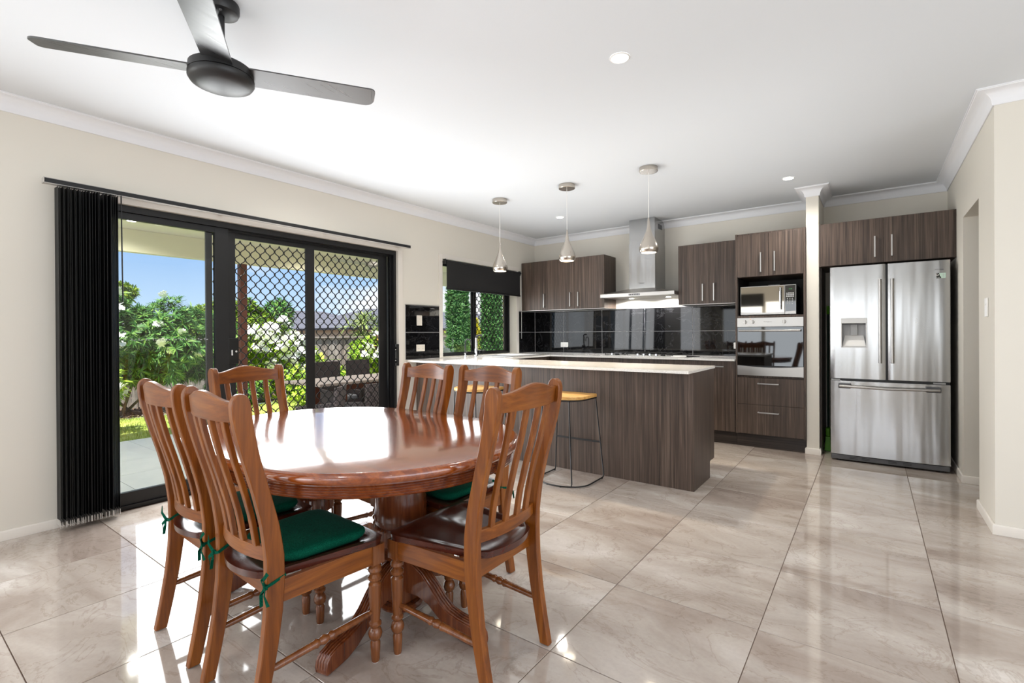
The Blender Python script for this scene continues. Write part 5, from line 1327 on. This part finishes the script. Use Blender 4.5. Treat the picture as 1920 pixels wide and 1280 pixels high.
bush('cordyline', 'red leaved cordyline next to the small white flowering shrub', 'plant', [(-9.6, 8.05, .85, .22, .24, .42)], 34, 8, .36, .045, LEAFR, 0, droop=.5)
bush('low_shrub', 'low yellow-green shrub behind the outdoor wicker chairs', 'shrub', [(-8.9, 5.55, .42, .25, .60, .22), (-8.9, 5.6, .1, .25, .6, .3)], 150, 10, .10, .02, LEAFB, 0)
bush('garden_tree', 'leafy tree rising beyond the fence to the left of the mesh screen', 'tree', [(-17.5, 8.1, 1.45, .9, .95, .95), (-17.5, 7.3, 1.25, .9, .9, 1.1)], 2000, 12, .18, .022, LEAFD, 0, base=-.6)
bush('garden_tree', 'yellowish tree just above the hedge at the left', 'tree', [(-13.6, 3.35, 2.15, .4, .6, .30)], 260, 10, .14, .02, LEAFD, 0, base=-.4)
bush('yucca', 'spiky yucca rosettes above the fence at the right of the mesh screen', 'plant', [(-14.5, 10.9, 1.35, .5, .75, .5), (-14.5, 12.2, 1.3, .4, .6, .45)], 60, 16, .48, .02, LEAFG, 0, base=-.4)
bush('distant_palm', 'thin dark tree top far behind the neighbouring roof', 'tree', [(-40, 21.5, 3.0, .9, .9, 1.2)], 90, 9, .7, .05, LEAF, 0, base=-1)
# view from the kitchen window
def conifer(name, label, x, y, r, z0, z1, mt, n_, cat='tree', L=.20):
    t = thing(name, (x, y, z0), label, cat)
    z = rng.uniform(z0+.05, z1, n_); f = (z-z0)/(z1-z0); rad = r*np.interp(f, [0, .12, .5, .8, 1], [.85, 1, .95, .6, .05])*rng.uniform(.75, 1.05, n_)
    a = rng.uniform(0, 2*PI, n_); rad = rad*(1+.12*np.sin(5*a+z*3)+.08*np.sin(9*a-z*7))
    T = np.c_[x+rad*np.cos(a), y+rad*np.sin(a), z]; D = np.c_[np.cos(a)*.45, np.sin(a)*.45, np.full(n_, .9)]
    quads('foliage', *whorl_leaves(T, D/np.linalg.norm(D, axis=1)[:, None], 5, L, .018, -.6), mt, t)
    MB().lathe([(.09, z0), (.05, z1-.5)], (x, y, 0), 8).build('trunk', BARK, t)
    return t
conifer('cypress', 'tall narrow green cypress seen through the left pane of the kitchen window', -9.54, 10.36, .30, -.2, 4.2, LEAFC, 5200, L=.12)
conifer('cypress', 'tall green cypress seen through the mesh of the kitchen window', -8.77, 10.93, .27, -.2, 4.3, LEAFC, 5200, L=.12)
conifer('golden_conifer', 'yellow conifer between the cypresses outside the kitchen window', -9.75, 11.2, .26, -.3, 1.6, LEAFY, 1800, 'shrub')
bush('grevillea', 'feathery green shrub in front of the cypresses outside the kitchen window', 'shrub', [(-7.9, 8.95, .62, .30, .34, .36), (-7.9, 9.0, .25, .3, .3, .4)], 200, 12, .13, .008, LEAFG, 0, base=-.14)
bush('flowering_shrub', 'white flowering shrub low in the left corner of the kitchen window', 'shrub', [(-7.6, 7.42, .62, .3, .30, .34)], 130, 14, .12, .014, LEAFB, 8, .7, base=-.14)
bush('leafy_screen', 'low dense greenery far behind the cypresses outside the kitchen window', 'bush', [(-14.5, 15.6, .5, .6, 1.0, .9), (-14, 17.8, .6, .8, 1.4, .9)], 500, 10, .2, .03, LEAFD, 0, base=-.3)
tag(MB().box((-6.36, 8.31, -.14), (XL-.21, 8.5, 2.45)).build('wing_wall', mat('tan_brick', srgb(172, 156, 134), .85), smooth=False), 'tan wall of the house wing seen at the right of the kitchen window', 'wall')
# neighbour's house
hs = thing('neighbour_house', (-38, 34, -1), 'neighbouring single storey house with a grey tiled hip roof', 'house')
Hx0, Hx1, Hy0, Hy1 = -48, -36, 26.0, 60
MB().box((Hx0, Hy0, -1.2), (Hx1, Hy1, 1.72)).build('wall', HWALL, hs, smooth=False)
def hip(x0, x1, y0, y1, z0, z1, o_=.55, name='roof'):
    x0 -= o_; x1 += o_; y0 -= o_; y1 += o_; r = (x1-x0)/2; xm = (x0+x1)/2
    v = [(x0, y0, z0), (x1, y0, z0), (x1, y1, z0), (x0, y1, z0), (xm, y0+r, z1), (xm, y1-r, z1)]
    MB().add(v, [(0, 1, 4), (1, 2, 5, 4), (2, 3, 5), (3, 0, 4, 5), (0, 3, 2, 1)]).build(name, ROOF, hs, smooth=False)
    MB().box((x1-.02, y0, z0-.16), (x1+.1, y1, z0+.03)).box((x0, y0-.1, z0-.16), (x1+.1, y0, z0+.03)).build('gutter', GUTT, hs, smooth=False)
hip(Hx0, Hx1, Hy0, Hy1, 1.78, 3.9)
MB().box((-60, 16.5, -1.2), (-50, 40, 2.0)).build('wall', HWALL, hs, smooth=False)
hip(-60, -50, 16.5, 40, 2.1, 4.1)
for y in (29, 34, 41): 
    q = MB().box((Hx1+.001, y, .1), (Hx1+.06, y+1.6, 1.3)).build('window', WHITE, hs, .01, smooth=False); MB().box((Hx1+.061, y+.1, .2), (Hx1+.07, y+1.5, 1.2)).build('pane', BLKG, q, smooth=False)

# ------------------------------------------------------------------ outdoor dining set
ot = thing('outdoor_table', (-5.25, 3.7, ZP), 'pale timber topped outdoor dining table on the verandah', 'table')
ZT = .640
for i in range(7):
    x = -5.70+.11*i
    MB().box((x, 3.10, ZT-.03), (x+.106, 5.2, ZT)).build('plank', OTAB, ot, .003)
for x in (-5.62, -5.06):
    for y in (3.42, 4.95): MB().box((x, y, ZP+.0005), (x+.07, y+.07, ZT-.031)).build('leg', OLEG, ot, .003)
MB().box((-5.60, 3.45, ZT-.10), (-5.57, 4.99, ZT-.031)).box((-5.03, 3.45, ZT-.10), (-5.0, 4.99, ZT-.031)).build('apron', OLEG, ot, .002)
MB().box((-5.36, 3.45, .05), (-5.28, 4.99, .12)).build('stretcher', OLEG, ot, .003)
def wicker(x, y, rz, label, mt, zt=.80):
    t = thing('wicker_chair', (x, y, ZP), label, 'chair', 'wicker chairs at the outdoor table', rz)
    H = zt-ZP
    # back shell (curved), arms, seat box: facing +y locally
    secs = []
    for i in range(13):
        a = PI+PI*i/12; secs.append(a)
    m = MB(); rings = []
    for i in range(9):
        u = -1+2*i/8; xx = u*.20; yy = -.27-.03*(1-u*u)
        rings.append([(xx, yy, .02), (xx, yy-.035, .02), (xx*1.04, yy-.095, H), (xx*1.04, yy-.06, H)])
    m.sweep(rings).build('back', mt, t, .006, world=False)
    for s in (-1, 1):
        MB().sweep([[(s*.21, -.26, .02), (s*.175, -.26, .02), (s*.175, -.28, .52), (s*.21, -.28, .52)], [(s*.21, .18, .02), (s*.175, .18, .02), (s*.175, .18, .48), (s*.21, .18, .48)]]).build('arm', mt, t, .01, world=False)
    MB().box((-.174, -.26, .30), (.174, .18, .36)).build('seat', mt, t, .006, world=False)
    MB().box((-.17, -.25, .361), (.17, .17, .42)).build('cushion', CUSHG, t, .02, seg=3, world=False)
    return t
wicker(-6.06, 4.137, -PI/2, 'dark wicker chair on the far side of the outdoor table, left', WICKD)
wicker(-6.08, 4.68, -PI/2, 'dark wicker chair on the far side of the outdoor table, right', WICKD)
wicker(-4.86, 2.90, PI/2+.75, 'grey wicker chair turned aside at the left end of the outdoor table', WICK, .645)
wicker(-4.86, 3.60, PI/2, 'grey wicker chair with its back squarely to the sliding door', WICK, .645)
bpy.context.view_layer.update()
